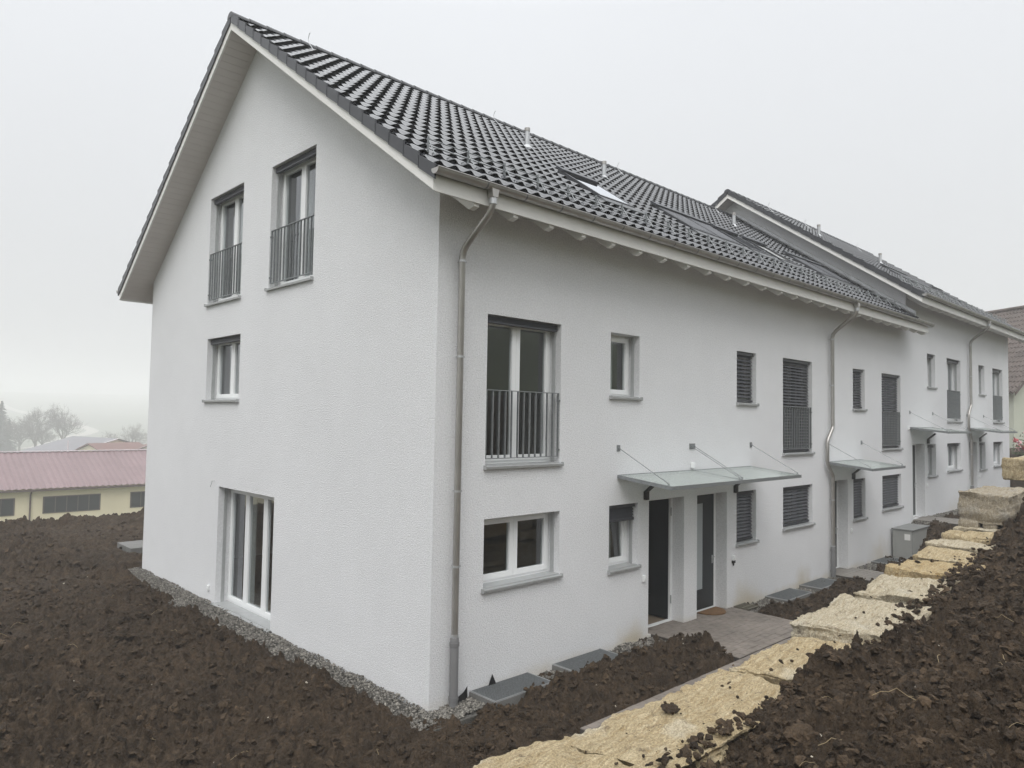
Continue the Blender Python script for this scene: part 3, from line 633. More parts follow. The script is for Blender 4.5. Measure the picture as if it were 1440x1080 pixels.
def roof(H, x0, x1, dz, tag_left=True, right_verge=False, wl=0.0, wr=None):
    """wl/wr: x of the gable walls"""
    lx = wl
    mb = MB(); a = x0+0.02
    mb.prism([(RY, Sz(RY, dz)+0.03), (-0.62, Sz(-0.62, dz)+0.03), (-0.62, Tz(-0.62, dz)-0.15), (RY, Tz(RY, dz)-0.15)], 0, a, x1-0.01)
    mb.prism([(RY+0.001, Sz(RY, dz)+0.03), (D+0.62, Sz(D+0.62, dz)+0.03), (D+0.62, Tz(D+0.62, dz)-0.15), (RY+0.001, Tz(RY, dz)-0.15)], 0, a, x1-0.01)
    rf = mb.build('roof', M['deck'], H)
    off_ = H.location
    for side in (1, -1):
        V, F = tile_field(x0-0.02, x1, dz, side); npmesh('roof_tiles', V, F, M['tile'], True, rf, off_, sharp=38)
    # ridge caps
    rc = MB(); x = x0-0.05
    while x < x1-0.05:
        n = 9; l = min(0.42, x1-x)
        pr = [(RY+0.135*math.cos(math.pi*k/(n-1)), Tz(RY, dz)-0.095+0.115*math.sin(math.pi*k/(n-1))) for k in range(n)]
        pr2 = [(RY+0.118*math.cos(math.pi*k/(n-1)), Tz(RY, dz)-0.095+0.098*math.sin(math.pi*k/(n-1))) for k in range(n)]
        vs = [(x, *p) for p in pr]+[(x+l+0.03, *p) for p in pr2]
        rc.add(vs, [(k, k+1, n+k+1, n+k) for k in range(n-1)]+[tuple(range(n))]); x += 0.37
    rc.build('ridge_cap', M['vergetile'], rf, smooth=True, recalc=False)
    # verge tiles, verge board, boarded soffit under the gable overhang
    ends = [(x0, -1)]+([(x1, 1)] if right_verge else [])
    for (xe, sg) in ends:
        vt = MB(); vb = MB(); sf = MB()
        for side in (1, -1):
            ylow = -0.715; c = 0
            while True:
                ya = ylow+c*EXP; yb = ya+EXP+0.02
                if ya > RY-0.05: break
                yb = min(yb, RY)
                Y = (lambda y: y) if side > 0 else (lambda y: 2*RY-y)
                za, zb = Tz(ya, dz)+0.035, Tz(yb, dz)-0.018
                xa, xb = (xe-0.05, xe-0.022) if sg < 0 else (xe+0.022, xe+0.05)
                vt.add([(xa, Y(ya), za-0.20), (xb, Y(ya), za-0.20), (xb, Y(ya), za), (xa, Y(ya), za), (xa+0.006, Y(yb), zb-0.17), (xb, Y(yb), zb-0.17), (xb, Y(yb), zb), (xa+0.006, Y(yb), zb)],
                       [(0, 1, 2, 3), (4, 7, 6, 5), (0, 4, 5, 1), (1, 5, 6, 2), (2, 6, 7, 3), (3, 7, 4, 0)])
                xi = xb+0.10 if sg < 0 else xa-0.10
                vt.add([(xb if sg < 0 else xa, Y(ya), za-0.001), (xi, Y(ya), za-0.03), (xi, Y(yb), zb-0.03), (xb if sg < 0 else xa, Y(yb), zb-0.001)], [(0, 1, 2, 3)])
                c += 1
            for (ya, yb) in ((-0.655, RY),):
                xa, xb = (xe-0.018, xe+0.018) if sg < 0 else (xe-0.018, xe+0.018)
                vb.add([(xa, Y(ya), Sz(ya, dz)-0.0), (xb, Y(ya), Sz(ya, dz)), (xb, Y(ya), Tz(ya, dz)-0.17), (xa, Y(ya), Tz(ya, dz)-0.17),
                        (xa, Y(yb), Sz(yb, dz)), (xb, Y(yb), Sz(yb, dz)), (xb, Y(yb), Tz(yb, dz)-0.17), (xa, Y(yb), Tz(yb, dz)-0.17)],
                       [(0, 1, 2, 3), (4, 7, 6, 5), (0, 4, 5, 1), (1, 5, 6, 2), (2, 6, 7, 3), (3, 7, 4, 0)])
            y = -0.61; bw = 0.165*CA
            wx = lx if sg < 0 else wr
            while y < RY-0.01:
                yb = min(y+bw-0.006, RY-0.001)
                xa, xb = (xe+0.02, wx+0.02) if sg < 0 else (wx-0.02, xe-0.02)
                sf.add([(xa, Y(y), Sz(y, dz)+0.006), (xb, Y(y), Sz(y, dz)+0.006), (xb, Y(yb), Sz(yb, dz)+0.006), (xa, Y(yb), Sz(yb, dz)+0.006),
                        (xa, Y(y), Sz(y, dz)+0.026), (xb, Y(y), Sz(y, dz)+0.026), (xb, Y(yb), Sz(yb, dz)+0.026), (xa, Y(yb), Sz(yb, dz)+0.026)],
                       [(0, 3, 2, 1), (4, 5, 6, 7), (0, 1, 5, 4), (1, 2, 6, 5), (2, 3, 7, 6), (3, 0, 4, 7)])
                y += bw
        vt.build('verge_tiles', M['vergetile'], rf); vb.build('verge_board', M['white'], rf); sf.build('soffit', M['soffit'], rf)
    # eaves: soffit boards, fascia, rafter ends
    xw0 = lx+0.021; xw1 = x1-0.02
    for side in (1, -1):
        Y = (lambda y: y) if side > 0 else (lambda y: 2*RY-y)
        ef = MB()
        y = -0.61
        while y < 0.30:
            yb = y+0.12; ef.add([(xw0, Y(y), Sz(y, dz)+0.006), (xw1, Y(y), Sz(y, dz)+0.006), (xw1, Y(yb), Sz(yb, dz)+0.006), (xw0, Y(yb), Sz(yb, dz)+0.006), (xw0, Y(y), Sz(y, dz)+0.026), (xw1, Y(y), Sz(y, dz)+0.026), (xw1, Y(yb), Sz(yb, dz)+0.026), (xw0, Y(yb), Sz(yb, dz)+0.026)],
                           [(0, 3, 2, 1), (4, 5, 6, 7), (0, 1, 5, 4), (1, 2, 6, 5), (2, 3, 7, 6), (3, 0, 4, 7)]); y += 0.124
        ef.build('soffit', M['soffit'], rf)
        fa = MB(); zf = Sz(-0.65, dz)
        fa.add([(x0+0.019, Y(-0.655), zf-0.012), (x1, Y(-0.655), zf-0.012), (x1, Y(-0.625), zf-0.012), (x0+0.019, Y(-0.625), zf-0.012),
                (x0+0.019, Y(-0.655), zf+0.20), (x1, Y(-0.655), zf+0.20), (x1, Y(-0.625), zf+0.20), (x0+0.019, Y(-0.625), zf+0.20)],
               [(0, 3, 2, 1), (4, 5, 6, 7), (0, 1, 5, 4), (1, 2, 6, 5), (2, 3, 7, 6), (3, 0, 4, 7)])
        fa.build('fascia', M['white'], rf)
        if side < 0: continue
        x = x0+0.75; first = None
        while x < x1-0.08:
            if first is None:
                r_ = MB(); hw = 0.05
                r_.prism([(-0.622, Sz(-0.62, dz)-0.001), (-0.622, Sz(-0.62, dz)-0.075), (-0.52, Sz(-0.52, dz)-0.175), (0.0, Sz(0.0, dz)-0.175), (0.0, Sz(0.0, dz)-0.001)], 0, x-hw, x+hw)
                first = r_.build('rafter_end', M['white'], rf, bevel=0.004); xf = x
            else:
                c_ = first.copy(); link(c_); c_.parent = rf; c_.location = first.location+Vector((x-xf, 0, 0))
            x += 0.748
    # gutter
    for side in (1, -1):
        Y = (lambda y: y) if side > 0 else (lambda y: 2*RY-y)
        gm = MB(); n = 10; yc, zc, r_ = -0.735, 7.185+dz, 0.075; xa, xb = x0-0.06, x1+0.12
        for (xx) in (0,):
            vs = []
            for x in (xa, xb):
                for k in range(n+1):
                    an = math.pi+math.pi*k/n; vs.append((x, Y(yc+r_*math.cos(an)), zc+r_*math.sin(an)))
                for k in range(n+1):
                    an = 2*math.pi-math.pi*k/n; vs.append((x, Y(yc+(r_-0.004)*math.cos(an)), zc+(r_-0.004)*math.sin(an)))
            k_ = 2*(n+1); gm.add(vs, [(i, (i+1) % k_, k_+(i+1) % k_, k_+i) for i in range(k_)])
        for x in (xa, xb): gm.add([(x, Y(yc+r_*math.cos(math.pi+math.pi*k/n)), zc+r_*math.sin(math.pi+math.pi*k/n)) for k in range(n+1)]+[(x+0.003, Y(yc), zc)], [tuple(range(n+1))])
        gm.tube([(xa, Y(yc-r_), zc+0.004), (xb, Y(yc-r_), zc+0.004)], 0.011, 8)
        gu = gm.build('gutter', M['zinc'], H, smooth=True)
        if side > 0:
            x = x0+0.8
            while x < x1:
                sb = MB()
                pts = [(x, yc+(r_+0.003)*math.cos(math.pi*1.0+math.pi*k/8), zc+(r_+0.003)*math.sin(math.pi+math.pi*k/8)) for k in range(9)]
                for p, q in zip(pts[:-1], pts[1:]): sb.add([(p[0]-0.015, p[1], p[2]), (p[0]+0.015, p[1], p[2]), (q[0]+0.015, q[1], q[2]), (q[0]-0.015, q[1], q[2])], [(0, 1, 2, 3)])
                sb.build('gutter_bracket', M['standpipe'], gu, recalc=False); x += 0.745
    # snow guard
    sg_ = MB(); y = 0.10; zb = Tz(y, dz)-0.02
    for h in (0.07, 0.165): sg_.tube([(x0+0.45, y+0.01*h, zb+h), (x1-0.15, y+0.01*h, zb+h)], 0.009, 6)
    sgo = sg_.build('snow_guard', M['steel'], H)
    x = x0+0.45; fb = None
    while x < x1-0.1:
        if fb is None:
            b_ = MB(); b_.box((x-0.006, y-0.02, zb-0.03), (x+0.006, y+0.02, zb+0.20)); b_.tube([(x, y-0.17, Tz(y-0.17, dz)-0.01), (x, y-0.02, zb+0.13)], 0.007, 6); b_.box((x-0.02, y, zb-0.03), (x+0.02, y+0.25, zb+0.0))
            fb = b_.build('bracket', M['steel'], sgo); xf = x
        else:
            c_ = fb.copy(); link(c_); c_.parent = sgo; c_.location = Vector((x-xf, 0, 0))
        x += 0.74
    return rf
def downpipe(H, x, dz, jog, zstand, z0):
    y0 = -0.735; yw = -0.10; zt = 7.12+dz
    mb = MB(); mb.prism([(x-0.075, zt+0.07), (x+0.075, zt+0.07), (x+0.045, zt-0.10), (x-0.045, zt-0.10)], 1, y0-0.055, y0+0.055)
    pts = [(x, y0, zt-0.05), (x, y0, zt-0.17), (x, y0+0.03, zt-0.25), (x, y0+0.10, zt-0.33), (x, yw-0.10, zt-0.66), (x, yw-0.03, zt-0.74), (x, yw, zt-0.84)]
    if jog:
        j = -0.34; za, zb_ = 3.93+dz, 2.62+dz
        pts += [(x, yw, za+0.03), (x+0.05*j, yw, za-0.05), (x+0.9*j, yw, za-0.34), (x+j, yw, za-0.42), (x+j, yw, zb_+0.40), (x+0.9*j, yw, zb_+0.32), (x+0.05*j, yw, zb_+0.03), (x, yw, zb_-0.05)]
    pts += [(x, yw, zstand)]
    mb.tube(pts, 0.048, 14); p = mb.build('downpipe', M['zinc'], H, smooth=True)
    c = MB(); c.tube([(x, yw, z0), (x, yw, zstand), (x, yw, zstand+0.03)], [0.062, 0.062, 0.052], 16); c.tube([(x, yw, zstand-0.10), (x, yw, zstand-0.05)], 0.070, 16); c.tube([(x, yw, z0+0.12), (x, yw, z0+0.17)], 0.070, 16)
    c.build('standpipe', M['standpipe'], p, smooth=True)
    for z in [zt-0.9]+([5.0+dz, 2.0+dz] if jog else [4.85, 2.95, 1.9]):
        k = MB(); k.tube([(x, yw, z), (x, yw, z+0.03)], 0.054, 14); k.tube([(x, yw, z+0.015), (x, -0.001, z+0.015)], 0.008, 6); k.box((x+0.05, yw-0.01, z+0.002), (x+0.075, yw+0.01, z+0.028)); k.build('pipe_clamp', M['zincpale'], p, smooth=True)
    for q in (((x, yw, zstand+0.002), (x, yw, zstand+0.055)), ((x, y0, zt-0.19), (x, y0, zt-0.11))): k = MB(); k.tube(q, 0.055, 14); k.build('pipe_collar', M['zincpale'], p, smooth=True)
def canopy(H, x0, x1, zc, panes):
    """glass porch roof on tie rods"""
    fr = MB(); yo = -1.13; za, zb_ = zc+0.0, zc-0.12
    def Z(y): return za+(zb_-za)*(y/yo)
    def bar(xa, xb):
        fr.add([(xa, -0.002, Z(0)-0.05), (xb, -0.002, Z(0)-0.05), (xb, yo, Z(yo)-0.05), (xa, yo, Z(yo)-0.05), (xa, -0.002, Z(0)+0.012), (xb, -0.002, Z(0)+0.012), (xb, yo, Z(yo)+0.012), (xa, yo, Z(yo)+0.012)],
               [(0, 3, 2, 1), (4, 5, 6, 7), (0, 1, 5, 4), (1, 2, 6, 5), (2, 3, 7, 6), (3, 0, 4, 7)])
    xs_ = [x0+(x1-x0)*k/panes for k in range(panes+1)]
    for x in xs_: bar(x-0.02, x+0.02)
    fr.box((x0-0.02, yo-0.02, Z(yo)-0.05), (x1+0.02, yo-0.001, Z(yo)+0.015)); fr.box((x0+0.02, -0.03, Z(0)-0.05), (x1-0.02, -0.003, Z(0)+0.015))
    c = fr.build('canopy', M['steel'], H)
    for a, b_ in zip(xs_[:-1], xs_[1:]):
        g_ = MB(); g_.add([(a+0.021, -0.032, Z(0)-0.004), (b_-0.021, -0.032, Z(0)-0.004), (b_-0.021, yo+0.002, Z(yo)-0.004), (a+0.021, yo+0.002, Z(yo)-0.004), (a+0.021, -0.032, Z(0)+0.008), (b_-0.021, -0.032, Z(0)+0.008), (b_-0.021, yo+0.002, Z(yo)+0.008), (a+0.021, yo+0.002, Z(yo)+0.008)],
                         [(0, 3, 2, 1), (4, 5, 6, 7), (0, 1, 5, 4), (1, 2, 6, 5), (2, 3, 7, 6), (3, 0, 4, 7)])
        g_.build('glass_panel', M['canopyglass'], c)
    for k, x in enumerate(xs_):
        offs = [0] if k in (0, panes) else [-0.05, 0.05]
        for o_ in offs:
            t_ = MB(); t_.tube([(x+o_, -0.03, zc+0.48), (x+o_, yo+0.06, Z(yo)+0.05)], 0.007, 6); t_.tube([(x+o_, yo+0.06, Z(yo)), (x+o_, yo+0.06, Z(yo)+0.06)], 0.014, 8); t_.tube([(x+o_, yo+0.06, Z(yo)+0.05), (x+o_, yo+0.20, Z(yo)+0.13)], 0.011, 6)
            t_.build('tie_rod', M['steel'], c, smooth=True)
        b_ = MB(); w_ = 0.045 if len(offs) == 1 else 0.10
        b_.box((x-w_, -0.012, zc+0.43), (x+w_, -0.001, zc+0.54)); 
        for o_ in offs: b_.tube([(x+o_, -0.01, zc+0.485), (x+o_, -0.045, zc+0.475)], 0.014, 8)
        b_.build('wall_plate', M['steel'], c)
    return c
def wall_lamp(H, x, z):
    l = MB(); l.box((x-0.045, -0.07, z-0.12), (x+0.045, -0.001, z+0.03))
    l.add([(x-0.045, -0.069, z+0.03), (x+0.045, -0.069, z+0.03), (x+0.045, -0.001, z+0.03), (x-0.045, -0.001, z+0.03), (x-0.045, -0.27, z+0.20), (x+0.045, -0.27, z+0.20), (x+0.045, -0.24, z+0.24), (x-0.045, -0.24, z+0.24)],
          [(0, 3, 2, 1), (4, 5, 6, 7), (0, 1, 5, 4), (1, 2, 6, 5), (2, 3, 7, 6), (3, 0, 4, 7)])
    l.build('wall_lamp', M['black'], H, bevel=0.004)
def bell(H, x, z, P=PF, broken=False):
    b_ = MB(); b_.bx(P, (x-0.04, 0.001, z-0.06), (x+0.04, 0.045, z+0.05)); b_.bx(P, (x-0.02, 0.045, z-0.03), (x+0.02, 0.055, z+0.02))
    o = b_.build('doorbell', M['pvc'], H, bevel=0.006)
    if broken:
        c = MB(); c.bx(P, (x-0.06, 0.001, z-0.12), (x+0.07, 0.02, z-0.061)); c.bx(P, (x-0.02, 0.001, z-0.17), (x+0.015, 0.02, z-0.121)); c.bx(P, (x+0.041, 0.001, z-0.06), (x+0.075, 0.015, z+0.02)); c.build('cable_box', M['black'], o)
def skylight(H, x0, x1, y0, y1, dz, kind):
    nh = Vector((0, -SL, 1)).normalized()
    def Q(u, v, w):   # u along x, v=y plan, w=height normal to the roof
        p = Vector((u, v, Tz(v, dz)-0.02))+nh*w; return (p.x, p.y, p.z)
    f = MB(); h = 0.045
    f.bx(Q, (x0, y0, -0.05), (x0+0.07, y1, h)); f.bx(Q, (x1-0.07, y0, -0.05), (x1, y1, h)); f.bx(Q, (x0+0.07, y0, -0.05), (x1-0.07, y0+0.06, h)); f.bx(Q, (x0+0.07, y1-0.06, -0.05), (x1-0.07, y1, h))
    f.bx(Q, (x0-0.10, y0-0.22, -0.04), (x1+0.10, y0-0.001, 0.03))
    s_ = f.build('skylight', M['vergetile'], H)
    b_ = MB(); b_.bx(Q, (x0-0.02, y1-0.12, h+0.001), (x1+0.02, y1+0.06, h+0.045)); b_.build('blind_box', M['anth'], s_)
    g_ = MB()
    if kind == 'glass': g_.bx(Q, (x0+0.071, y0+0.061, 0.01), (x1-0.071, y1-0.061, 0.04)); g_.build('pane', M['skyglass'], s_)
    else:
        y = y0+0.061
        while y < y1-0.07: g_.bx(Q, (x0+0.071, y, 0.005), (x1-0.071, y+0.05, 0.05)); y += 0.055
        g_.build('shutter', M['anth'], s_)
def vent(H, x, y, dz, h=0.36):
    z = Tz(y, dz); v = MB(); v.tube([(x, y, z-0.12), (x, y, z+h)], 0.058, 14); v.tube([(x, y, z-0.10), (x, y, z+0.0)], [0.13, 0.062], 14)
    o = v.build('vent_pipe', M['zincpale'], H, smooth=True); c = MB(); c.tube([(x, y, z+h-0.06), (x, y, z+h+0.02)], 0.067, 14); c.build('cap', M['zinc'], o, smooth=True)
def roof_hook(H, x, y, dz):
    z = Tz(y, dz)+0.02; h = MB(); h.tube([(x, y-0.25, Tz(y-0.25, dz)), (x, y-0.05, z+0.02), (x, y-0.02, z+0.12), (x, y-0.06, z+0.20), (x, y-0.10, z+0.22)], 0.008, 6); h.build('roof_hook', M['zincpale'], H)
# ------------------------------------------------------------------ front block, three houses
H1 = thing('terraced_house', (0, 0, 0), 'long white terraced block in front, its gable with two tall attic windows facing the soil', 'house', 'white terraced blocks')
mb = MB()
FO = [(0.95, 2.58, 3.30, 5.56), (3.88, 4.73, 4.43, 5.56), (0.95, 2.60, 1.50, 2.51), (3.88, 4.72, 1.38, 2.50), (5.06, 6.24, 0.045, 2.52), (6.71, 7.88, 0.045, 2.52), (8.28, 9.15, 1.37, 2.49), (8.28, 9.15, 4.43, 5.57), (10.46, 12.07, 3.28, 5.57), (10.46, 12.07, 1.50, 2.47),
      (13.30, 14.30, 0.045, 2.49), (14.69, 15.56, 1.36, 2.47), (14.69, 15.56, 4.44, 5.57), (16.88, 18.50, 3.28, 5.56), (16.88, 18.50, 1.47, 2.47)]
XE = 19.05
shell(PF, 0, XE, -0.5, lambda u: Sz(0, 0)+0.02, [], FO, 0.36, mb)
GO = [(4.80, 7.38, 0.03, 2.46), (6.55, 8.29, 4.30, 5.65), (3.60, 5.34, 6.44, 8.83), (6.63, 8.38, 6.44, 8.83)]
shell(PG, 0, D, -0.5, lambda u: Sz(u, 0)+0.02, [RY], GO, 0.36, mb)
mb.box((0.361, D-0.36, -0.5), (XE, D, Sz(D, 0)+0.02)); mb.add([(0, D, -0.5), (0.361, D, -0.5), (0.361, D, Sz(D, 0)+0.02), (0, D, Sz(D, 0)+0.02)], [(0, 1, 2, 3)]); mb.box((XE-0.3, 0.36, -0.5), (XE-0.002, D-0.36, 7.2))
mb.build('wall', M['plaster'], H1, recalc=False)
for q in (((0.02, -0.02, -0.4), (4.76, 0.0012, 0.30)), ((7.42, -0.02, -0.4), (D-0.02, 0.0012, 0.14))): pl = MB(); pl.bx(PG, *q); pl.build('plinth', M['plaster'], H1)
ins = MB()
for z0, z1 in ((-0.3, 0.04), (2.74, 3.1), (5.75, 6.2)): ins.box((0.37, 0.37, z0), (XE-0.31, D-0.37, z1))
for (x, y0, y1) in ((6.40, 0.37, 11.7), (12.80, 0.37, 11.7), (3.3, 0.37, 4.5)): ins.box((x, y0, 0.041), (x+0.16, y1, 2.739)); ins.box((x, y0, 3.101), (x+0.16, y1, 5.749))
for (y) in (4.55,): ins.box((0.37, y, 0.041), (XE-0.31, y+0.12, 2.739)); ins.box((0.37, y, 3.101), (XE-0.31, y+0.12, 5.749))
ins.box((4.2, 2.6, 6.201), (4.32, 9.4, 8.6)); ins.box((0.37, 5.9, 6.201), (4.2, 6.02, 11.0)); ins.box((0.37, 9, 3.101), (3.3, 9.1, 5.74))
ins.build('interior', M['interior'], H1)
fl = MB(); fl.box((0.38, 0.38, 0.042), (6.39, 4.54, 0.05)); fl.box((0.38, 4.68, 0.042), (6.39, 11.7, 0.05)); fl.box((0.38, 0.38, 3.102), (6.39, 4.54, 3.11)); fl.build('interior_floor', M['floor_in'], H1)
W1 = dict(H=H1, P=PF)
window(H1, PF, *FO[0], name='french_window', rail=True, label='tall balcony window with railing, nearest the corner')
window(H1, PF, *FO[1], leaves=1, blind='none', label='small upper window without a blind', curtain=[(3.95, 4.6)])
window(H1, PF, *FO[2], blind='none', label='wide ground floor window nearest the corner')
window(H1, PF, *FO[3], leaves=1, blind='part', tilt=0.075, label='small tilted window with half raised dark blind', curtain=[(3.95, 4.6)])
front_door(H1, *FO[4], state='open', label='dark front door standing open')
front_door(H1, *FO[5], label='closed dark front door with a frosted strip')
window(H1, PF, *FO[6], leaves=1, blind='down', label='small ground floor window behind a closed dark blind')
window(H1, PF, *FO[7], leaves=1, blind='down', slatgap=0.08, label='small upper window with dark blind')
window(H1, PF, *FO[8], name='french_window', rail=True, blind='down', label='tall balcony window with closed dark blind')
window(H1, PF, *FO[9], blind='down', slatgap=0.08)
front_door(H1, *FO[10])
window(H1, PF, *FO[11], leaves=1, blind='down'); window(H1, PF, *FO[12], leaves=1, blind='down')
window(H1, PF, *FO[13], name='french_window', rail=True, blind='down'); window(H1, PF, *FO[14], blind='down')
window(H1, PG, *GO[0], name='terrace_door', sill=True, leaves=3, dep=0.27, blind='none', label='tall glazed terrace door in the gable', curtain=[(6.7, 7.2)])
window(H1, PG, *GO[1], label='small gable window', curtain=[(7.2, 7.5)])
window(H1, PG, *GO[2], name='french_window', rail=True, curtain=[(4.6, 5.15)]); window(H1, PG, *GO[3], name='french_window', rail=True, curtain=[(7.5, 8.2)])
roof(H1, -0.60, 19.03, 0)
downpipe(H1, 0.35, 0, False, 0.92, -0.04); downpipe(H1, 13.08, 0, True, 0.78, 0.03)
canopy(H1, 4.12, 8.90, 3.02, 2); canopy(H1, 12.98, 15.28, 3.0, 1)
wall_lamp(H1, 4.93, 2.66); wall_lamp(H1, 8.19, 2.60); wall_lamp(H1, 14.62, 2.60)
bell(H1, 4.90, 1.11); bell(H1, 8.14, 1.10, broken=True); bell(H1, 14.52, 1.08); bell(H1, 7.71, 0.29, PG)
sb = MB(); sb.box((6.46, -0.06, 3.06), (6.55, -0.001, 3.18)); sb.build('motion_sensor', M['pvc'], H1, bevel=0.015)
hk = MB(); hk.tube([(-0.001, 7.62, 2.56), (-0.05, 7.62, 2.56), (-0.06, 7.64, 2.49), (-0.065, 7.67, 2.43)], 0.005, 6); hk.build('wall_hook', M['steel'], H1)
for (x, y, h) in ((5.52, 3.85, 0.38), (8.08, 3.62, 0.36), (15.2, 3.95, 0.36)): vent(H1, x, y, 0, h)
for (x, y) in ((0.9, 5.8), (6.0, 5.6), (11.0, 5.5), (16.3, 5.3)): roof_hook(H1, x, y, 0)
for (x, k) in ((4.72, 'glass'), (8.05, 'shut'), (9.25, 'shut'), (10.75, 'glass'), (12.35, 'glass'), (14.95, 'shut'), (16.2, 'shut')): skylight(H1, x, x+1.12, 0.98, 2.12, 0, k)
# ------------------------------------------------------------------ raised rear block, two houses
DZ = 0.91
H2 = thing('terraced_house', (19.05, 0, 0.5), 'white terraced block of two houses at the far end, its roof stepping up higher', 'house', 'white terraced blocks')
mb = MB()
BO = [(19.56, 20.77, 0.955, 3.39), (21.06, 21.96, 2.28, 3.36), (21.10, 21.98, 5.33, 6.47), (23.26, 24.93, 2.38, 3.37), (23.30, 25.0, 4.18, 6.47),
      (25.97, 27.14, 0.955, 3.38), (27.46, 28.35, 2.28, 3.36), (27.48, 28.36, 5.30, 6.48), (29.60, 31.2, 2.35, 3.36), (29.62, 31.28, 4.2, 6.48)]
shell(PF, 19.05, 32.35, 0.2, lambda u: Sz(0, DZ)+0.02, [], BO, 0.36, mb)
PG2 = lambda u, v, z: (19.05-v, u, z)
shell(PG2, 0.0, D, 6.0, lambda u: Sz(u, DZ)+0.02, [RY], [], 0.3, mb)
mb.box((19.055, D-0.36, 0.2), (32.345, D-0.001, Sz(D, DZ)+0.02))
PR = lambda u, v, z: (32.35+v, u, z)
shell(PR, 0, D, 0.2, lambda u: Sz(u, DZ)+0.02, [RY], [], 0.3, mb)
mb.build('wall', M['plaster'], H2, recalc=False)
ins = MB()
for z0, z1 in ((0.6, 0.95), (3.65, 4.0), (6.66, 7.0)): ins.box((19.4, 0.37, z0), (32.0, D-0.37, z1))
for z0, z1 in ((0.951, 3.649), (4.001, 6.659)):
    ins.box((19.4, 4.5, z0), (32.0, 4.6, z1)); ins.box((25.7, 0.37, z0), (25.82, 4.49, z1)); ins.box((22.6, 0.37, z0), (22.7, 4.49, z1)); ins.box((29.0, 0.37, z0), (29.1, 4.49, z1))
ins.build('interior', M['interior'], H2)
front_door(H2, *BO[0]); front_door(H2, *BO[5])
for k in (1, 2, 6, 7): window(H2, PF, *BO[k], leaves=1, blind='up')
for k in (3, 8): window(H2, PF, *BO[k], blind='up', curtain=[(BO[k][0]+0.1, BO[k][0]+0.7)])
for k in (4, 9): window(H2, PF, *BO[k], name='french_window', rail=True, blind='up', curtain=[(BO[k][0]+0.1, BO[k][1]-0.2)])
roof(H2, 18.50, 32.95, DZ, right_verge=True, wl=19.05, wr=32.35)
downpipe(H2, 25.97, DZ, True, 0.78+DZ, 0.95)
canopy(H2, 19.33, 21.65, 3.02+DZ, 1); canopy(H2, 25.8, 28.12, 3.02+DZ, 1)
wall_lamp(H2, 21.05, 2.60+DZ); wall_lamp(H2, 27.48, 2.6+DZ); bell(H2, 20.93, 1.08+DZ); bell(H2, 27.3, 1.08+DZ); bell(H2, 19.15, 3.0+DZ)
for (x, y) in ((21.6, 3.9), (26.9, 3.5)): vent(H2, x, y, DZ)
for (x, y) in ((20.0, 5.2), (23.2, 5.2), (28.2, 5.0)): roof_hook(H2, x, y, DZ)
for (x, k) in ((23.0, 'shut'), (24.3, 'shut'), (29.0, 'shut')): skylight(H2, x, x+1.12, 0.98, 2.12, DZ, k)
# flashing where the lower roof meets the higher gable
fl = MB()
for side in (1,):
    for k in range(16):
        ya = -0.30+k*0.415; yb = ya+0.42
        if yb > RY: yb = RY
        fl.add([(19.005, ya, Tz(ya, 0)-0.06), (19.005, yb, Tz(yb, 0)-0.06), (19.005, yb, Tz(yb, 0)+0.15), (19.005, ya, Tz(ya, 0)+0.15), (19.046, ya, Tz(ya, 0)-0.06), (19.046, yb, Tz(yb, 0)-0.06), (19.046, yb, Tz(yb, 0)+0.16), (19.046, ya, Tz(ya, 0)+0.16)],
               [(0, 1, 2, 3), (4, 7, 6, 5), (3, 2, 6, 7), (0, 4, 5, 1), (0, 3, 7, 4), (1, 5, 6, 2)])
        fl.add([(18.80, ya, Tz(ya, 0)+0.035), (18.80, yb, Tz(yb, 0)+0.018), (19.004, yb, Tz(yb, 0)+0.04), (19.004, ya, Tz(ya, 0)+0.055)], [(0, 1, 2, 3)])
fl.build('flashing', M['zincpale'], H2, recalc=False)
# ------------------------------------------------------------------ light wells
wl_lab = ['steel grating over a raised light well, nearest the house corner and its standpipe',
          'steel grating over a light well between the first grating and the open front door',
          'grey grating on the ground beside the twig grate, below the first small dark blind',
          'grey grating on the ground next to the middle downpipe',
          'small grey grating on the ground in front of the grey utility cabinet']
for i, (a, b_) in enumerate(WELLS):
    zt = 0.075 if i < 2 else 0.05
    T_ = thing('light_well', ((a+b_)/2, -0.27, zt-0.2), wl_lab[i], 'grating', 'light wells along the front wall')
    c = MB(); y0, y1 = -0.56, -0.004
    c.box((a, y0, zt-0.35), (b_, y0+0.05, zt)); c.box((a, y0+0.051, zt-0.35), (a+0.05, y1, zt)); c.box((b_-0.05, y0+0.051, zt-0.35), (b_, y1, zt)); c.box((a+0.051, y0+0.051, zt-0.35), (b_-0.051, y1, zt-0.30))
    c.build('well_frame', M['concrete'], T_, bevel=0.005)
    g_ = MB(); n = int((b_-a-0.04)/0.033)
    for k in range(n+1): x = a+0.02+(b_-a-0.04)*k/n; g_.box((x-0.002, y0+0.02, zt-0.018), (x+0.002, y1-0.006, zt+0.012))
    for k in range(17): y = y0+0.02+(y1-0.006-y0-0.02)*k/16; g_.box((a+0.02, y-0.0015, zt-0.014), (b_-0.02, y+0.0015, zt+0.010))
    g_.build('grating', M['steel'], T_); g_ = MB()
    for (p, q) in (((a+0.01, y0+0.008, zt+0.001), (b_-0.01, y0+0.018, zt+0.02)), ((a+0.008, y0+0.019, zt+0.001), (a+0.018, y1-0.003, zt+0.02)), ((b_-0.018, y0+0.019, zt+0.001), (b_-0.008, y1-0.003, zt+0.02))): g_.box(p, q)
    g_.build('rim', M['zincpale'], T_)
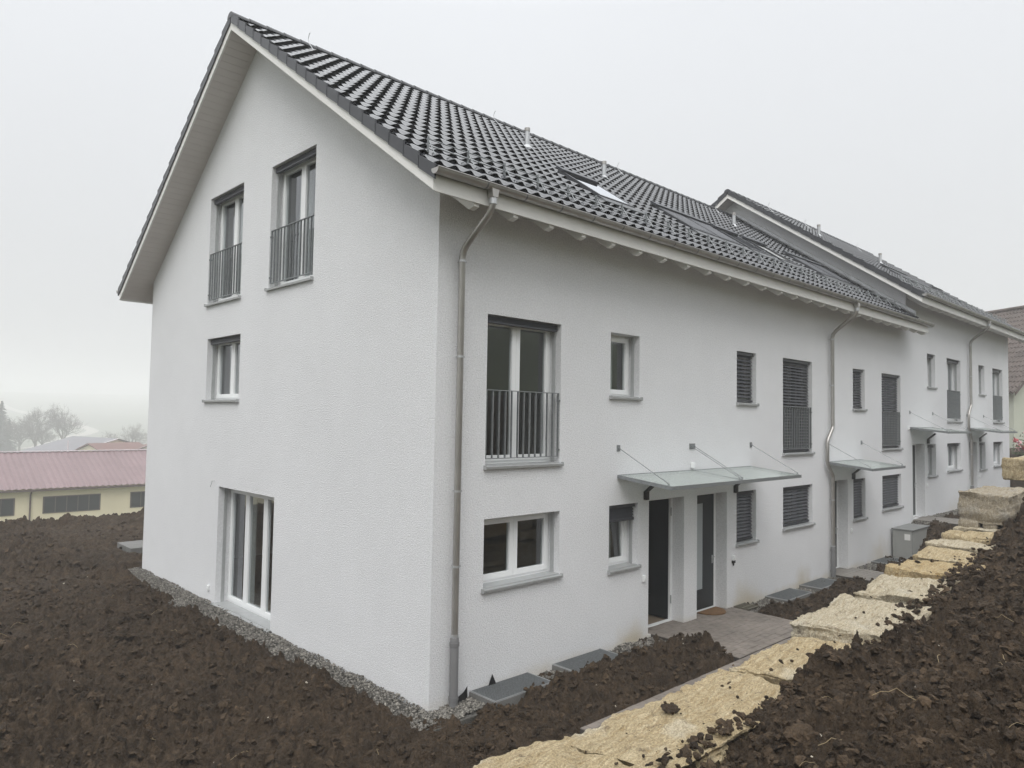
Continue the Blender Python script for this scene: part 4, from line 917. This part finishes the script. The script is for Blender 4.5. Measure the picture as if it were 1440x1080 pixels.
# membrane flaps at the foot of the corner
for i, (x, y, w_, h, lab) in enumerate([(0.56, -0.03, 0.22, 0.17, 'black foundation membrane flap sticking up beside the corner standpipe'), (1.15, -0.02, 0.13, 0.16, 'pointed black membrane tip poking up behind the nearest grating')]):
    m_ = MB(); z = 0.02 if i == 0 else 0.08
    m_.add([(x-w_/2, y-0.02, z-0.1), (x+w_/2, y, z-0.1), (x+w_/2*0.8, y-0.01, z+h*0.8), (x+w_*0.35, y-0.03, z+h), (x+w_*0.1, y-0.015, z+h*0.55), (x-w_/2, y-0.03, z+h*0.3)] if i == 0 else [(x-w_/2, y, z-0.1), (x+w_/2, y, z-0.1), (x+w_/2, y-0.01, z+0.02), (x-w_*0.1, y-0.015, z+h), (x-w_/2, y, z+0.01)], [(0, 1, 2, 3, 4, 5)] if i == 0 else [(0, 1, 2, 3, 4)])
    o = m_.build('membrane_flap', M['rubber'], recalc=False); sol = o.modifiers.new('thick', 'SOLIDIFY'); sol.thickness = 0.004; tag(o, lab, 'membrane')
m_ = MB(); m_.add([(-0.55, -0.16, -0.02), (0.3, -0.06, 0.0), (0.34, -0.02, 0.09), (0.1, -0.02, 0.05), (-0.02, -0.03, 0.06), (-0.02, -0.03, -0.02)], [(0, 1, 2, 3, 4, 5)])
# doormat
mt = MB(); n = 20; vs = [(7.05+0.36+0.36*math.cos(math.pi+math.pi*k/n), 0.20+0.40*math.sin(math.pi+math.pi*k/n), 0.062) for k in range(n+1)]
mt.add(vs+[(v[0], v[1], 0.082) for v in vs], [tuple(range(n+1))[::-1], tuple(range(n+1, 2*n+2))]+[(i, i+1, n+2+i, n+1+i) for i in range(n)]+[(n, 0, n+1, 2*n+1)])
tag(mt.build('doormat', M['mat']), 'half round brown coir doormat before the closed front door', 'doormat')
bg_ = MB(); 
for k in range(9): bg_.box((8.16+k*0.055, -0.34, 0.03), (8.175+k*0.055, 0.0, 0.06))
for y in (-0.34, -0.2, -0.02): bg_.box((8.14, y-0.012, 0.061), (8.64, y+0.012, 0.068))
tag(bg_.build('boot_scraper', mat('weathered_metal', (0.13, 0.12, 0.09), 0.7, noise=[(20, 0.3)])), 'flat slatted boot scraper on the gravel right of the doormat', 'boot scraper')
# cabinet
C_ = thing('utility_cabinet', (18.3, -0.35, 0.2), 'grey utility cabinet with a white sticker, against the wall before the higher block', 'cabinet')
c = MB(); c.box((17.5, -0.62, -0.1), (19.0, -0.06, 0.845)); c.build('cabinet_body', M['cabinet'], C_, bevel=0.012)
c = MB(); c.box((17.47, -0.65, 0.846), (19.03, -0.04, 0.885)); c.build('cabinet_lid', M['cabtop'], C_, bevel=0.01)
c = MB(); c.box((17.494, -0.56, 0.56), (17.499, -0.40, 0.74)); c.build('sticker', M['sticker'], C_)
c = MB(); c.box((17.493, -0.615, 0.0), (17.499, -0.612, 0.83)); c.build('door_seam', M['black'], C_)
# ------------------------------------------------------------------ limestone blocks
def rock(name, x0, x1, y0, y1, z0, z1, m, seed, rough=0.05, step=0.05, skewz=0.0, parent=None, ztop=None, slant=0.0):
    nx, ny, nz_ = [max(4, int((b_-a)/step)) for a, b_ in ((x0, x1), (y0, y1), (z0, z1))]
    V = []; F = []
    def face(f, na, nb):
        n = len(V); 
        for j in range(nb+1):
            for i in range(na+1): V.append(f(i/na, j/nb))
        for j in range(nb):
            for i in range(na): F.append((n+j*(na+1)+i, n+j*(na+1)+i+1, n+(j+1)*(na+1)+i+1, n+(j+1)*(na+1)+i))
    face(lambda a, b_: (a, b_, 1), nx, ny); face(lambda a, b_: (a, 1-b_, 0), nx, ny)
    face(lambda a, b_: (a, 0, b_), nx, nz_); face(lambda a, b_: (1-a, 1, b_), nx, nz_)
    face(lambda a, b_: (0, 1-a, b_), ny, nz_); face(lambda a, b_: (1, a, b_), ny, nz_)
    V = np.array(V); U, idx = np.unique(np.round(V, 5), axis=0, return_inverse=True); F = idx.ravel()[np.array(F)]
    c = U*2-1; L_ = np.array([x1-x0, y1-y0, z1-z0])/2; mn = L_.min()
    # rounded box
    rr = min(0.04, mn*0.4); P_ = c*L_; inner = np.clip(P_, -(L_-rr), L_-rr); d = P_-inner; ln = np.linalg.norm(d, axis=1, keepdims=True); dirn = d/np.maximum(ln, 1e-6)
    P_ = np.where(ln > 1e-6, inner+dirn*rr, P_)
    ctr = np.array([(x0+x1)/2, (y0+y1)/2, (z0+z1)/2]); Q = P_+ctr
    nrm = P_/L_; nrm = np.sign(nrm)*np.abs(nrm)**6; nrm /= np.maximum(np.linalg.norm(nrm, axis=1, keepdims=True), 1e-6)
    s0 = seed*13.7
    dd = rough*0.9*fbm(Q[:, 0]*1.5+s0, Q[:, 1]*1.5, Q[:, 2]*1.5, o=2, s=seed)+rough*0.45*fbm(Q[:, 0]*6+s0, Q[:, 1]*6, Q[:, 2]*6, o=5, s=seed+3, g=0.6)
    ph = Q[:, 0]*0.62-Q[:, 1]*0.78                              # bedding ridges running obliquely over the top
    ed = np.abs(vnoise(ph*7+s0, Q[:, 0]*0.7+Q[:, 1]*0.6, Q[:, 2]*2, s=seed+9))
    ed2 = vnoise(ph*26+s0, (Q[:, 0]*0.78+Q[:, 1]*0.62)*1.5, Q[:, 2]*2, s=seed+10)
    top = nrm[:, 2] > 0.5
    lay = fbm(ph*2.2+s0, (Q[:, 0]*0.78+Q[:, 1]*0.62)*0.9, s=seed+12, o=4, g=0.6)*3.2; lay = np.floor(lay)+np.clip((lay-np.floor(lay))*6-5, 0, 1)
    dd = dd+top*(rough*0.28*lay-rough*0.20*np.abs(ed2))
    st_ = vnoise(Q[:, 2]*9+s0, Q[:, 0]*0.6+Q[:, 1]*0.6, s=seed+14)*2.5; st_ = np.floor(st_)
    dd = dd+rough*0.45*st_*(np.abs(nrm[:, 2]) < 0.6)
    ch = vnoise(Q[:, 0]*2.6+s0, Q[:, 1]*2.6, Q[:, 2]*1.2, s=seed+17); dd = dd+rough*0.5*np.floor(ch*2)*(np.abs(nrm[:, 2]) < 0.6)
    # ragged ends
    dd = dd+rough*0.9*vnoise(Q[:, 2]*2+s0, Q[:, 0]*3, Q[:, 1]*3, s=seed+5)*(np.abs(nrm[:, 2]) < 0.7)
    Q = Q+nrm*dd[:, None]
    Q[:, 2] += skewz*(Q[:, 0]-ctr[0])
    Q[:, 0] += slant*(Q[:, 1]-ctr[1])
    Q += 0.007*np.stack([fbm(Q[:, 0]*12, Q[:, 1]*12, Q[:, 2]*12, o=3, s=seed+k, g=0.65) for k in (60, 61, 62)], 1)
    base = np.array([ctr[0], ctr[1], z0])
    o = npmesh(name, Q, F, m, True, None, base, sharp=28); o.location = base
    return o
blk = [(-4.3, -1.95, 1.57, 'lime', 'largest yellow limestone block at the bottom edge of the photo, soil lump on it'),
       (-1.93, 0.62, 1.53, 'lime', 'second yellow limestone block from the bottom of the photo, beside the soil strip'),
       (0.65, 2.12, 1.57, 'lime', 'yellow limestone block next to the paved entrance, left of the palest block'),
       (2.15, 3.78, 1.72, 'limepale', 'palest, whitish limestone block of the wall top, its end face showing above the soil'),
       (3.81, 5.15, 1.84, 'limepale', 'pale limestone block between the whitish block and the orange stained one'),
       (5.18, 6.05, 1.96, 'limeorange', 'orange stained limestone block of the wall top'),
       (6.08, 6.85, 2.02, 'lime', 'short yellow limestone block just behind the orange stained one'),
       (6.88, 7.6, 2.12, 'limepale', 'short pale limestone block, third before the raised boulder'),
       (7.63, 8.15, 2.20, 'lime', 'narrow yellow limestone block, second before the raised boulder'),
       (8.18, 9.3, 2.27, 'limepale', 'last limestone block of the low row, directly under the raised grey boulder')]
for i, (a, b_, z, m_, lab) in enumerate(blk):
    w_ = [0.98, 0.9, 0.84, 0.98, 0.86, 0.95, 0.80, 0.84, 0.78, 0.8][i]
    o = rock('limestone_block', a+0.015, b_-(0.035 if i < 4 else 0.012), -4.17-w_, -4.17+[0, 0.03, -0.02, 0.04, -0.03, 0.05, -0.02, 0.04, 0, 0.02][i], z-0.75, z, M[m_], i+1, rough=0.042 if i < 5 else 0.028, step=0.020 if i < 5 else 0.03, skewz=[0, 0.0, 0.03, 0.05, 0.06, 0.04, 0.05, 0.06, 0.06, 0.04][i], slant=[-0.25, -0.3, -0.35, -0.25, -0.2, -0.2, -0.1, -0.1, -0.1, -0.1][i])
    tag(o, lab, 'stone block', 'limestone blocks topping the wall')
tag(rock('boulder', 8.42, 10.4, -4.95, -4.16, 2.33, 2.84, M['limegrey'], 31, rough=0.026, step=0.03), 'big grey limestone boulder with chisel marks, raised on small stones above the wall top', 'boulder')
tag(rock('boulder', 11.6, 14.2, -5.5, -4.18, 2.9, 3.36, M['lime'], 33, rough=0.022, step=0.04), 'squared yellow limestone boulder at the right edge of the photo, highest of all stones', 'boulder')
tag(rock('small_stone', 8.38, 8.72, -4.5, -4.2, 2.17, 2.36, M['limegrey'], 35, rough=0.018, step=0.03), 'small rounded stone wedged under the left corner of the grey boulder', 'stone')
tag(rock('small_stone', 8.42, 8.66, -4.78, -4.56, 2.20, 2.35, M['limegrey'], 36, rough=0.018, step=0.03), 'smaller of the two wedging stones, under the middle of the grey boulder', 'stone')
# lower courses of the wall (seen only mirrored in the windows)
RW = thing('retaining_wall', (5, -4.6, -0.2), 'rough limestone retaining wall carrying the top stones, mirrored in the ground floor window', 'wall')
for ci, (zz, h) in enumerate(((-0.25, 0.62), (0.39, 0.62))):
    x = -4.2+0.5*ci; k = 0
    while x < 17:
        l = random.uniform(1.0, 1.6); ztop = min(zz+h, float(hwall(x))-0.76)
        if ztop-zz > 0.25:
            o = rock('wall_stone', x, x+l, -4.95, -4.12, zz, ztop if ci else zz+h, M['lime'], 50+ci*20+k, rough=0.05, step=0.07)
            o.location = Vector(o.location)-RW.location; o.parent = RW
        x += l+0.03; k += 1
x = 2.3
while x < 17:   # third course where the wall is taller
    a = float(hwall(x))-0.76-1.03
    if a > 0.2:
        o = rock('wall_stone', x, x+1.3, -4.95, -4.12, 1.03, 1.03+a-0.02, M['lime'], 100+int(x), rough=0.04, step=0.08); o.location = Vector(o.location)-RW.location; o.parent = RW
    x += 1.33
# clods lying on the stones
P_ = []
for (x, y, z, s_) in ((0.0, -4.52, 1.56, 0.03), (0.05, -4.48, 1.58, 0.03), (-0.05, -4.47, 1.575, 0.03), (0.95, -4.55, 1.60, 0.05), (1.05, -4.62, 1.6, 0.04), (2.6, -4.9, 1.74, 0.05), (3.0, -4.6, 1.75, 0.03), (2.75, -4.6, 1.73, 0.025), (4.1, -4.75, 1.85, 0.07), (5.6, -4.4, 2.0, 0.06), (5.9, -4.5, 2.0, 0.05), (5.3, -4.25, 1.97, 0.04), (5.45, -4.95, 1.97, 0.06), (6.9, -4.8, 2.1, 0.05)): P_.append((x, y, z-0.01, s_*0.6))
for k in range(150):
    x = random.uniform(-3, 8); y = random.choice((random.uniform(-5.05, -4.7), random.uniform(-5.05, -4.25))); P_.append((x, y, float(hwall(x))+0.02, 0.004+0.018*random.random()**2.5))
for k in range(420):
    x = random.uniform(-3, 8); y = random.gauss(-4.98, 0.07); P_.append((x, y, float(hwall(x))+0.0, random.uniform(0.01, 0.045)))
P_ = np.array(P_)
tag(scatter('soil_clods', P_[:, :3], P_[:, 3], clodb2, M['clod'], smooth=True, sharp=50), kind='stuff')
# one large lump of soil standing up beside the stones
o = rock('soil_clod', 0.42, 0.70, -5.32, -5.08, 1.5, 1.80, M['clod'], 77, rough=0.075, step=0.014); tag(o, 'biggest upright lump of dark soil at the edge of the stones', 'soil clod')
o = rock('soil_clod', -1.01, -0.88, -4.58, -4.46, 1.50, 1.595, M['clod'], 78, rough=0.05, step=0.008); tag(o, 'fist sized lump of dark soil lying on the second stone block', 'soil clod')
# ------------------------------------------------------------------ barn
B = thing('barn', (9, 58, -6), 'long cream barn with a faded red metal roof beyond the soil field', 'barn')
b_ = MB(); XA, XB = -26.0, 26.0; YE = 56.0; YR = 62.0; ZE = -1.75; ZR = 0.55; k_ = (ZR-ZE)/(YR-YE)
b_.prism([(YE+0.0, -7), (YE+0.0, ZE-0.1), (YR, ZR-0.12), (2*YR-YE, ZE-0.1), (2*YR-YE, -7)], 0, XA+0.4, XB-0.4); b_.build('wall', M['barnwall'], B)
rb = MB(); n = int((XB-XA)/0.11)
vs = []
for i in range(n+1):
    x = XA+(XB-XA)*i/n; h = (0.0, 0.045, 0.05, 0.0)[i % 4]
    vs += [(x, YE-0.35, ZE-0.35*k_+0.03+h), (x, YR, ZR+0.03+h), (x, 2*YR-YE+0.35, ZE-0.35*k_+0.03+h)]
rb.add(vs, [(3*i, 3*i+3, 3*i+4, 3*i+1) for i in range(n)]+[(3*i+1, 3*i+4, 3*i+5, 3*i+2) for i in range(n)])
rfb = rb.build('roof', M['barnroof'], B, recalc=False)
c = MB(); c.box((XA, YR-0.14, ZR+0.07), (XB, YR+0.14, ZR+0.14)); c.build('ridge_cap', M['barntrim'], rfb)
c = MB(); c.box((XA, YE-0.45, ZE-0.27), (XB, YE-0.33, ZE-0.14)); g_ = c.build('gutter', M['barngut'], B)
c = MB(); c.tube([(5.62, YE-0.38, ZE-0.2), (5.56, YE-0.08, ZE-0.5), (5.56, YE-0.08, -6.5)], 0.06, 8); c.build('downpipe', M['barngut'], B)
for (a, d) in ((6.44, 10.22), (0.6, 4.55), (12.5, 16.2), (-5.5, -1.5), (18.5, 22.3)):
    f = MB(); f.box((a-0.06, YE-0.03, -3.75), (d+0.06, YE-0.001, -2.47)); w_ = f.build('window', M['barngut'], B)
    for k in range(5):
        p = MB(); q0 = a+(d-a)*k/5+0.03; q1 = a+(d-a)*(k+1)/5-0.03; p.box((q0, YE-0.04, -3.68), (q1, YE-0.031, -2.54)); p.build('pane', M['darkglass'], w_)
# further roofs in the mist
def shed(name, cx, cy, zb, ze, zr, lx_, ly_, ang, mroof, mwall, lab, cat, trim=None):
    T_ = thing(name, (cx, cy, zb), lab, cat); ca, sa = math.cos(ang), math.sin(ang)
    P = lambda u, v, z: (cx+u*ca-v*sa, cy+u*sa+v*ca, z)
    w_ = MB(); w_.add([P(-lx_, -ly_, zb), P(lx_, -ly_, zb), P(lx_, ly_, zb), P(-lx_, ly_, zb), P(-lx_, -ly_, ze), P(lx_, -ly_, ze), P(lx_, ly_, ze), P(-lx_, ly_, ze), P(-lx_, 0, zr-0.1), P(lx_, 0, zr-0.1)],
                      [(0, 1, 5, 4), (2, 3, 7, 6), (0, 4, 8, 7, 3), (1, 2, 6, 9, 5), (0, 3, 2, 1)]); w_.build('wall', mwall, T_)
    r_ = MB(); o_ = 0.5; s_ = (zr-ze)/ly_
    for sg in (-1, 1): r_.add([P(-lx_-o_, sg*(ly_+o_), ze-o_*s_), P(lx_+o_, sg*(ly_+o_), ze-o_*s_), P(lx_+o_, 0, zr), P(-lx_-o_, 0, zr), P(-lx_-o_, sg*(ly_+o_), ze-o_*s_+0.15), P(lx_+o_, sg*(ly_+o_), ze-o_*s_+0.15), P(lx_+o_, 0, zr+0.15), P(-lx_-o_, 0, zr+0.15)],
                              [(0, 3, 2, 1), (4, 5, 6, 7), (0, 1, 5, 4), (1, 2, 6, 5), (2, 3, 7, 6), (3, 0, 4, 7)])
    rr = r_.build('roof', mroof, T_)
    if trim:
        t_ = MB()
        for sg in (-1, 1): t_.add([P(-lx_-o_-0.25, sg*(ly_+o_), ze-o_*s_+0.16), P(-lx_-o_+0.35, sg*(ly_+o_), ze-o_*s_+0.16), P(-lx_-o_+0.35, 0, zr+0.17), P(-lx_-o_-0.25, 0, zr+0.17)], [(0, 1, 2, 3)])
        t_.build('verge_trim', trim, rr, recalc=False)
shed('shed', 37.5, 168.0, -11, -5.0, -1.7, 10, 11.0, R(100), M['shedroof'], M['barnwall'], 'low shed with plain grey roof and pale verge in the mist behind the barn', 'shed', M['barntrim'])
shed('shed', 37.0, 152.0, -11, -3.9, -2.3, 5.0, 4.4, R(20), M['redroof'], M['barnwall'], 'small brown red hipped looking roof just above the barn ridge', 'shed')
shed('shed', 44.2, 154.0, -11, -3.8, -2.75, 4.0, 3.0, R(75), M['redroof'], M['barnwall'], 'tiny pale edged roof at the white house corner, far beyond the barn', 'shed', M['barntrim'])
c = MB(); c.tube([(11.6, 73, -7), (11.6, 73, 1.15)], 0.05, 8); tag(c.build('pole', M['barntrim']), 'thin pale pole rising over the barn ridge before the grey shed roof', 'pole')
# ------------------------------------------------------------------ trees
def bare_tree(x, y, z, h, seed, spread, lab, name='bare_tree', trunk=0.25):
    rnd = random.Random(seed); T_ = thing(name, (x, y, z), lab, 'tree', 'bare trees in the mist')
    tr_ = MB(); cr_ = MB()
    tr_.tube([(x, y, z-0.5), (x+0.1, y, z+h*0.15), (x, y+0.1, z+h*0.36)], [trunk, trunk*0.8, trunk*0.62], 8)
    def grow(p, d, l, r_, lev):
        q = p; pts = [p]; n = 3
        for k in range(n):
            d = (d+Vector((rnd.uniform(-.22, .22), rnd.uniform(-.22, .22), rnd.uniform(-0.05, .18)))).normalized(); q = q+d*l/n; pts.append(q)
        cr_.tube(pts, [r_*(1-0.5*k/n) for k in range(n+1)], 4 if lev > 1 else 6, caps=False)
        if lev >= 6: return
        for k in range(3 if lev < 5 else 4):
            a = rnd.uniform(0, 6.28); t_ = d.orthogonal().normalized(); t_.rotate(Matrix.Rotation(a, 3, d)); nd = (d*rnd.uniform(0.5, 1.0)+t_*rnd.uniform(0.4, 0.95)*spread).normalized()
            pp = pts[rnd.choice((1, 2, 3, 3))]; grow(pp, nd, l*rnd.uniform(0.66, 0.86), r_*0.60, lev+1)
    for k in range(5):
        a = k*1.26+rnd.uniform(-.3, .3); d = Vector((math.cos(a)*0.75*spread, math.sin(a)*0.75*spread, rnd.uniform(0.7, 1.2))).normalized()
        grow(Vector((x, y, z+h*rnd.uniform(0.2, 0.35))), d, h*0.26, trunk*0.5, 1)
    grow(Vector((x, y, z+h*0.35)), Vector((0, 0, 1)), h*0.27, trunk*0.55, 1)
    tr_.build('trunk', M['bark'], T_); cr_.build('crown', M['bark'], T_, recalc=False)
gz = lambda x, y: float(Hground(np.array([float(x)]), np.array([float(y)]))[0])
for (x, y, zt_, sd_, sp, lab) in ((50.7, 297.8, 5.3, 3, 0.95, 'tallest bare tree in the mist, round crown above the grey shed roof'),
                                (57.8, 291.1, 3.6, 5, 0.8, 'slimmer bare tree just right of the tallest one'),
                                (76.0, 273.5, -0.6, 9, 1.1, 'low wide bare tree beside the white house corner'),
                                (46.6, 301.8, 0.6, 12, 1.0, 'bushy bare tree between the conifer and the tallest bare tree'),
                                (53.6, 302.5, -1.0, 14, 1.1, 'faint low bare tree under the tallest one'),
                                (71.0, 280.0, -3.6, 17, 1.1, 'faint bare bush left of the low wide tree')):
    h = zt_-gz(x, y)
    bare_tree(x, y, gz(x, y), h, sd_, sp, lab, trunk=h*0.033)
def conifer(x, y, z, h, seed, lab, wid=0.30):
    rnd = random.Random(seed); T_ = thing('conifer', (x, y, z), lab, 'tree', 'conifers in the mist'); c = MB(); t_ = MB()
    t_.tube([(x, y, z-0.5), (x, y, z+h*0.97)], [0.22, 0.03], 8); t_.build('trunk', M['bark'], T_)
    n = int(h*4)
    for k in range(n):
        f = k/n; zz = z+h*(0.06+0.93*f); r_ = h*wid*(1-f)**0.85+0.12
        for j in range(9):
            a = rnd.uniform(0, 6.28); rr = r_*rnd.uniform(0.55, 1.1); dx, dy = math.cos(a), math.sin(a)
            for q in range(5):
                s0 = rr*(q/5); s1 = rr*((q+1.3)/5); wd = h*(0.022*(1-q/6)+0.005); dr = -0.28*s0; dr1 = -0.28*s1-rnd.uniform(0, 0.12)
                c.add([(x+dx*s0-dy*wd, y+dy*s0+dx*wd, zz+dr-0.1), (x+dx*s0+dy*wd, y+dy*s0-dx*wd, zz+dr-0.1), (x+dx*s1, y+dy*s1, zz+dr1)], [(0, 1, 2)])
                c.add([(x+dx*s0, y+dy*s0, zz+dr+0.02), (x+dx*s1, y+dy*s1, zz+dr1), (x+dx*(s0+s1)/2+rnd.uniform(-.1, .1), y+dy*(s0+s1)/2, zz+dr-0.3)], [(0, 1, 2)])
    c.build('crown', M['needle'], T_, recalc=False)
conifer(41.6, 306.4, gz(41.6, 306.4), 7.7-gz(41.6, 306.4), 2, 'tallest dark conifer at the left edge of the photo'); conifer(43.8, 305.0, gz(43.8, 305), 1.4-gz(43.8, 305), 4, 'shorter dark conifer right of the tallest one'); conifer(39.4, 307.7, gz(39.4, 307.7), 5.6-gz(39.4, 307.7), 8, 'dark conifer cut by the left edge of the photo')
# ------------------------------------------------------------------ neighbour house on the right
NB = thing('neighbour_house', (43.0, 2.2, 2.4), 'older house with steep brown tiled roof and pale walls behind the white row', 'house')
an = R(-30); uu = Vector((math.cos(an), math.sin(an), 0)); vv = Vector((-math.sin(an), math.cos(an), 0)); O_ = Vector((43.6, 2.1, 0))
PN = lambda u, v, z: tuple(O_+uu*u+vv*v+Vector((0, 0, z)))
hw_ = 5.6; ze, zr = 5.95, 11.75; ks = (zr-ze)/hw_
w_ = MB(); w_.add([PN(0.45, 0.4, 1.8), PN(2*hw_-0.45, 0.4, 1.8), PN(2*hw_-0.45, 0.4, ze+0.3), PN(hw_, 0.4, zr-0.15), PN(0.45, 0.4, ze+0.3), PN(0.45, 12, 1.8), PN(2*hw_-0.45, 12, 1.8), PN(2*hw_-0.45, 12, ze+0.3), PN(hw_, 12, zr-0.15), PN(0.45, 12, ze+0.3)],
            [(0, 1, 2, 3, 4), (5, 9, 8, 7, 6), (0, 4, 9, 5), (1, 6, 7, 2)]); w_.build('wall', M['nbwall'], NB)
V = []; F = []; nc = 18; per = 8; nv = 46*per
base = MB()
for sg in (0, 1):
    for c in range(nc):
        f0, f1 = c/nc, (c+1)/nc+0.004; n = len(V)
        for (f_, lift) in ((f0, 0.0), (f0, 0.09), (f1, 0.03)):
            for i in range(nv+1):
                v = -0.1+12.6*i/nv; h = 0.035*math.cos(2*math.pi*i/per)+0.02*math.sin(i*0.9+c*2.1)
                u = f_*hw_; z = ze+u*ks
                if sg: u = 2*hw_-u
                V.append(PN(u, v, z+lift+h))
        for r_ in range(2):
            for i in range(nv): F.append((n+r_*(nv+1)+i, n+r_*(nv+1)+i+1, n+(r_+1)*(nv+1)+i+1, n+(r_+1)*(nv+1)+i))
ro = npmesh('roof', V, F, M['browntile'], True, NB, NB.location, sharp=40)
c = MB(); c.tube([PN(hw_, -0.1, zr+0.08), PN(hw_, 12.4, zr+0.08)], 0.14, 8); c.build('ridge_cap', M['browntile'], ro)
c = MB()
for sg in (0, 1):
    q = [PN(0 if not sg else 2*hw_, -0.12, ze-0.14), PN(hw_, -0.12, zr-0.14), PN(hw_, -0.12, zr+0.04), PN(0 if not sg else 2*hw_, -0.12, ze+0.04)]; c.add(q+[tuple(Vector(p)+vv*0.04) for p in q], [(0, 1, 2, 3), (4, 7, 6, 5), (0, 4, 5, 1), (1, 5, 6, 2), (2, 6, 7, 3), (3, 7, 4, 0)])
c.build('verge_board', M['barngut'], ro)
c = MB(); c.bx(PN, (1.55, 0.34, 3.9), (2.6, 0.399, 5.2)); w_ = c.build('window', M['barngut'], NB); c = MB(); c.bx(PN, (1.62, 0.32, 3.97), (2.53, 0.339, 5.13)); c.build('pane', M['darkglass'], w_)
# rose bush at the far end
RB = thing('rose_bush', (33.6, -0.6, 2.6), 'rose bush with red and pink blooms on the soil beyond the far house corner', 'bush'); rnd = random.Random(5)
st = MB(); lf = MB(); pt = MB(); pp = MB()
for k in range(26):
    a = rnd.uniform(0, 6.28); r_ = rnd.uniform(0.1, 0.75); h = rnd.uniform(0.4, 1.15); p = (33.7+math.cos(a)*r_, -0.6+math.sin(a)*r_, 2.6+h)
    st.tube([(33.7+rnd.uniform(-.1, .1), -0.6, 2.5), (33.7+math.cos(a)*r_*0.6, -0.6+math.sin(a)*r_*0.6, 2.6+h*0.6), p], 0.012, 5)
    for q in range(36):
        c_ = Vector(p)+Vector((rnd.gauss(0, .16), rnd.gauss(0, .16), rnd.uniform(-h*0.8, 0.05))); u_ = Vector((rnd.gauss(0, 1), rnd.gauss(0, 1), rnd.gauss(0, .6))).normalized()*0.045; v_ = u_.orthogonal().normalized()*0.03
        lf.add([c_-u_, c_+v_, c_+u_, c_-v_], [(0, 1, 2, 3)])
    for q in range(1 if k % 2 else 2):
        red = rnd.random() < 0.55; tgt = MB(); c_ = Vector(p)+Vector((rnd.gauss(0, .14), rnd.gauss(0, .14), rnd.uniform(-0.2, 0.08)))
        for s_ in range(12):
            u_ = Vector((rnd.gauss(0, 1), rnd.gauss(0, 1), rnd.gauss(0, 1))).normalized()*0.05; v_ = u_.orthogonal().normalized()*0.035; d = Vector((rnd.gauss(0, .035), rnd.gauss(0, .035), rnd.gauss(0, .03)))
            tgt.add([c_+d*1.3-u_*1.3, c_+d*1.3+v_*1.3, c_+d*1.3+u_*1.3, c_+d*1.3-v_*1.3], [(0, 1, 2, 3)])
        tgt.build('flower', M['petal' if red else 'petalpale'], RB, recalc=False, label='red bloom' if red else 'pale pink bloom')
st.build('stem', M['bark'], RB, recalc=False); lf.build('leaves', M['greenleaf'], RB, recalc=False)
# ------------------------------------------------------------------ haze
hb = MB(); hb.box((-1020, -220, -20), (1520, 1420, 48)); hz = hb.build('haze', bpy.data.materials.new('haze_air')); tag(hz, kind='stuff')
hm = hz.data.materials[0]; hm.use_nodes = True; t = hm.node_tree; t.nodes.clear()
o = t.nodes.new('ShaderNodeOutputMaterial'); pv = t.nodes.new('ShaderNodeVolumePrincipled')
pv.inputs['Color'].default_value = (0.99, 0.99, 0.99, 1); pv.inputs['Density'].default_value = 0.0021; pv.inputs['Anisotropy'].default_value = 0.0
t.links.new(pv.outputs[0], o.inputs['Volume'])
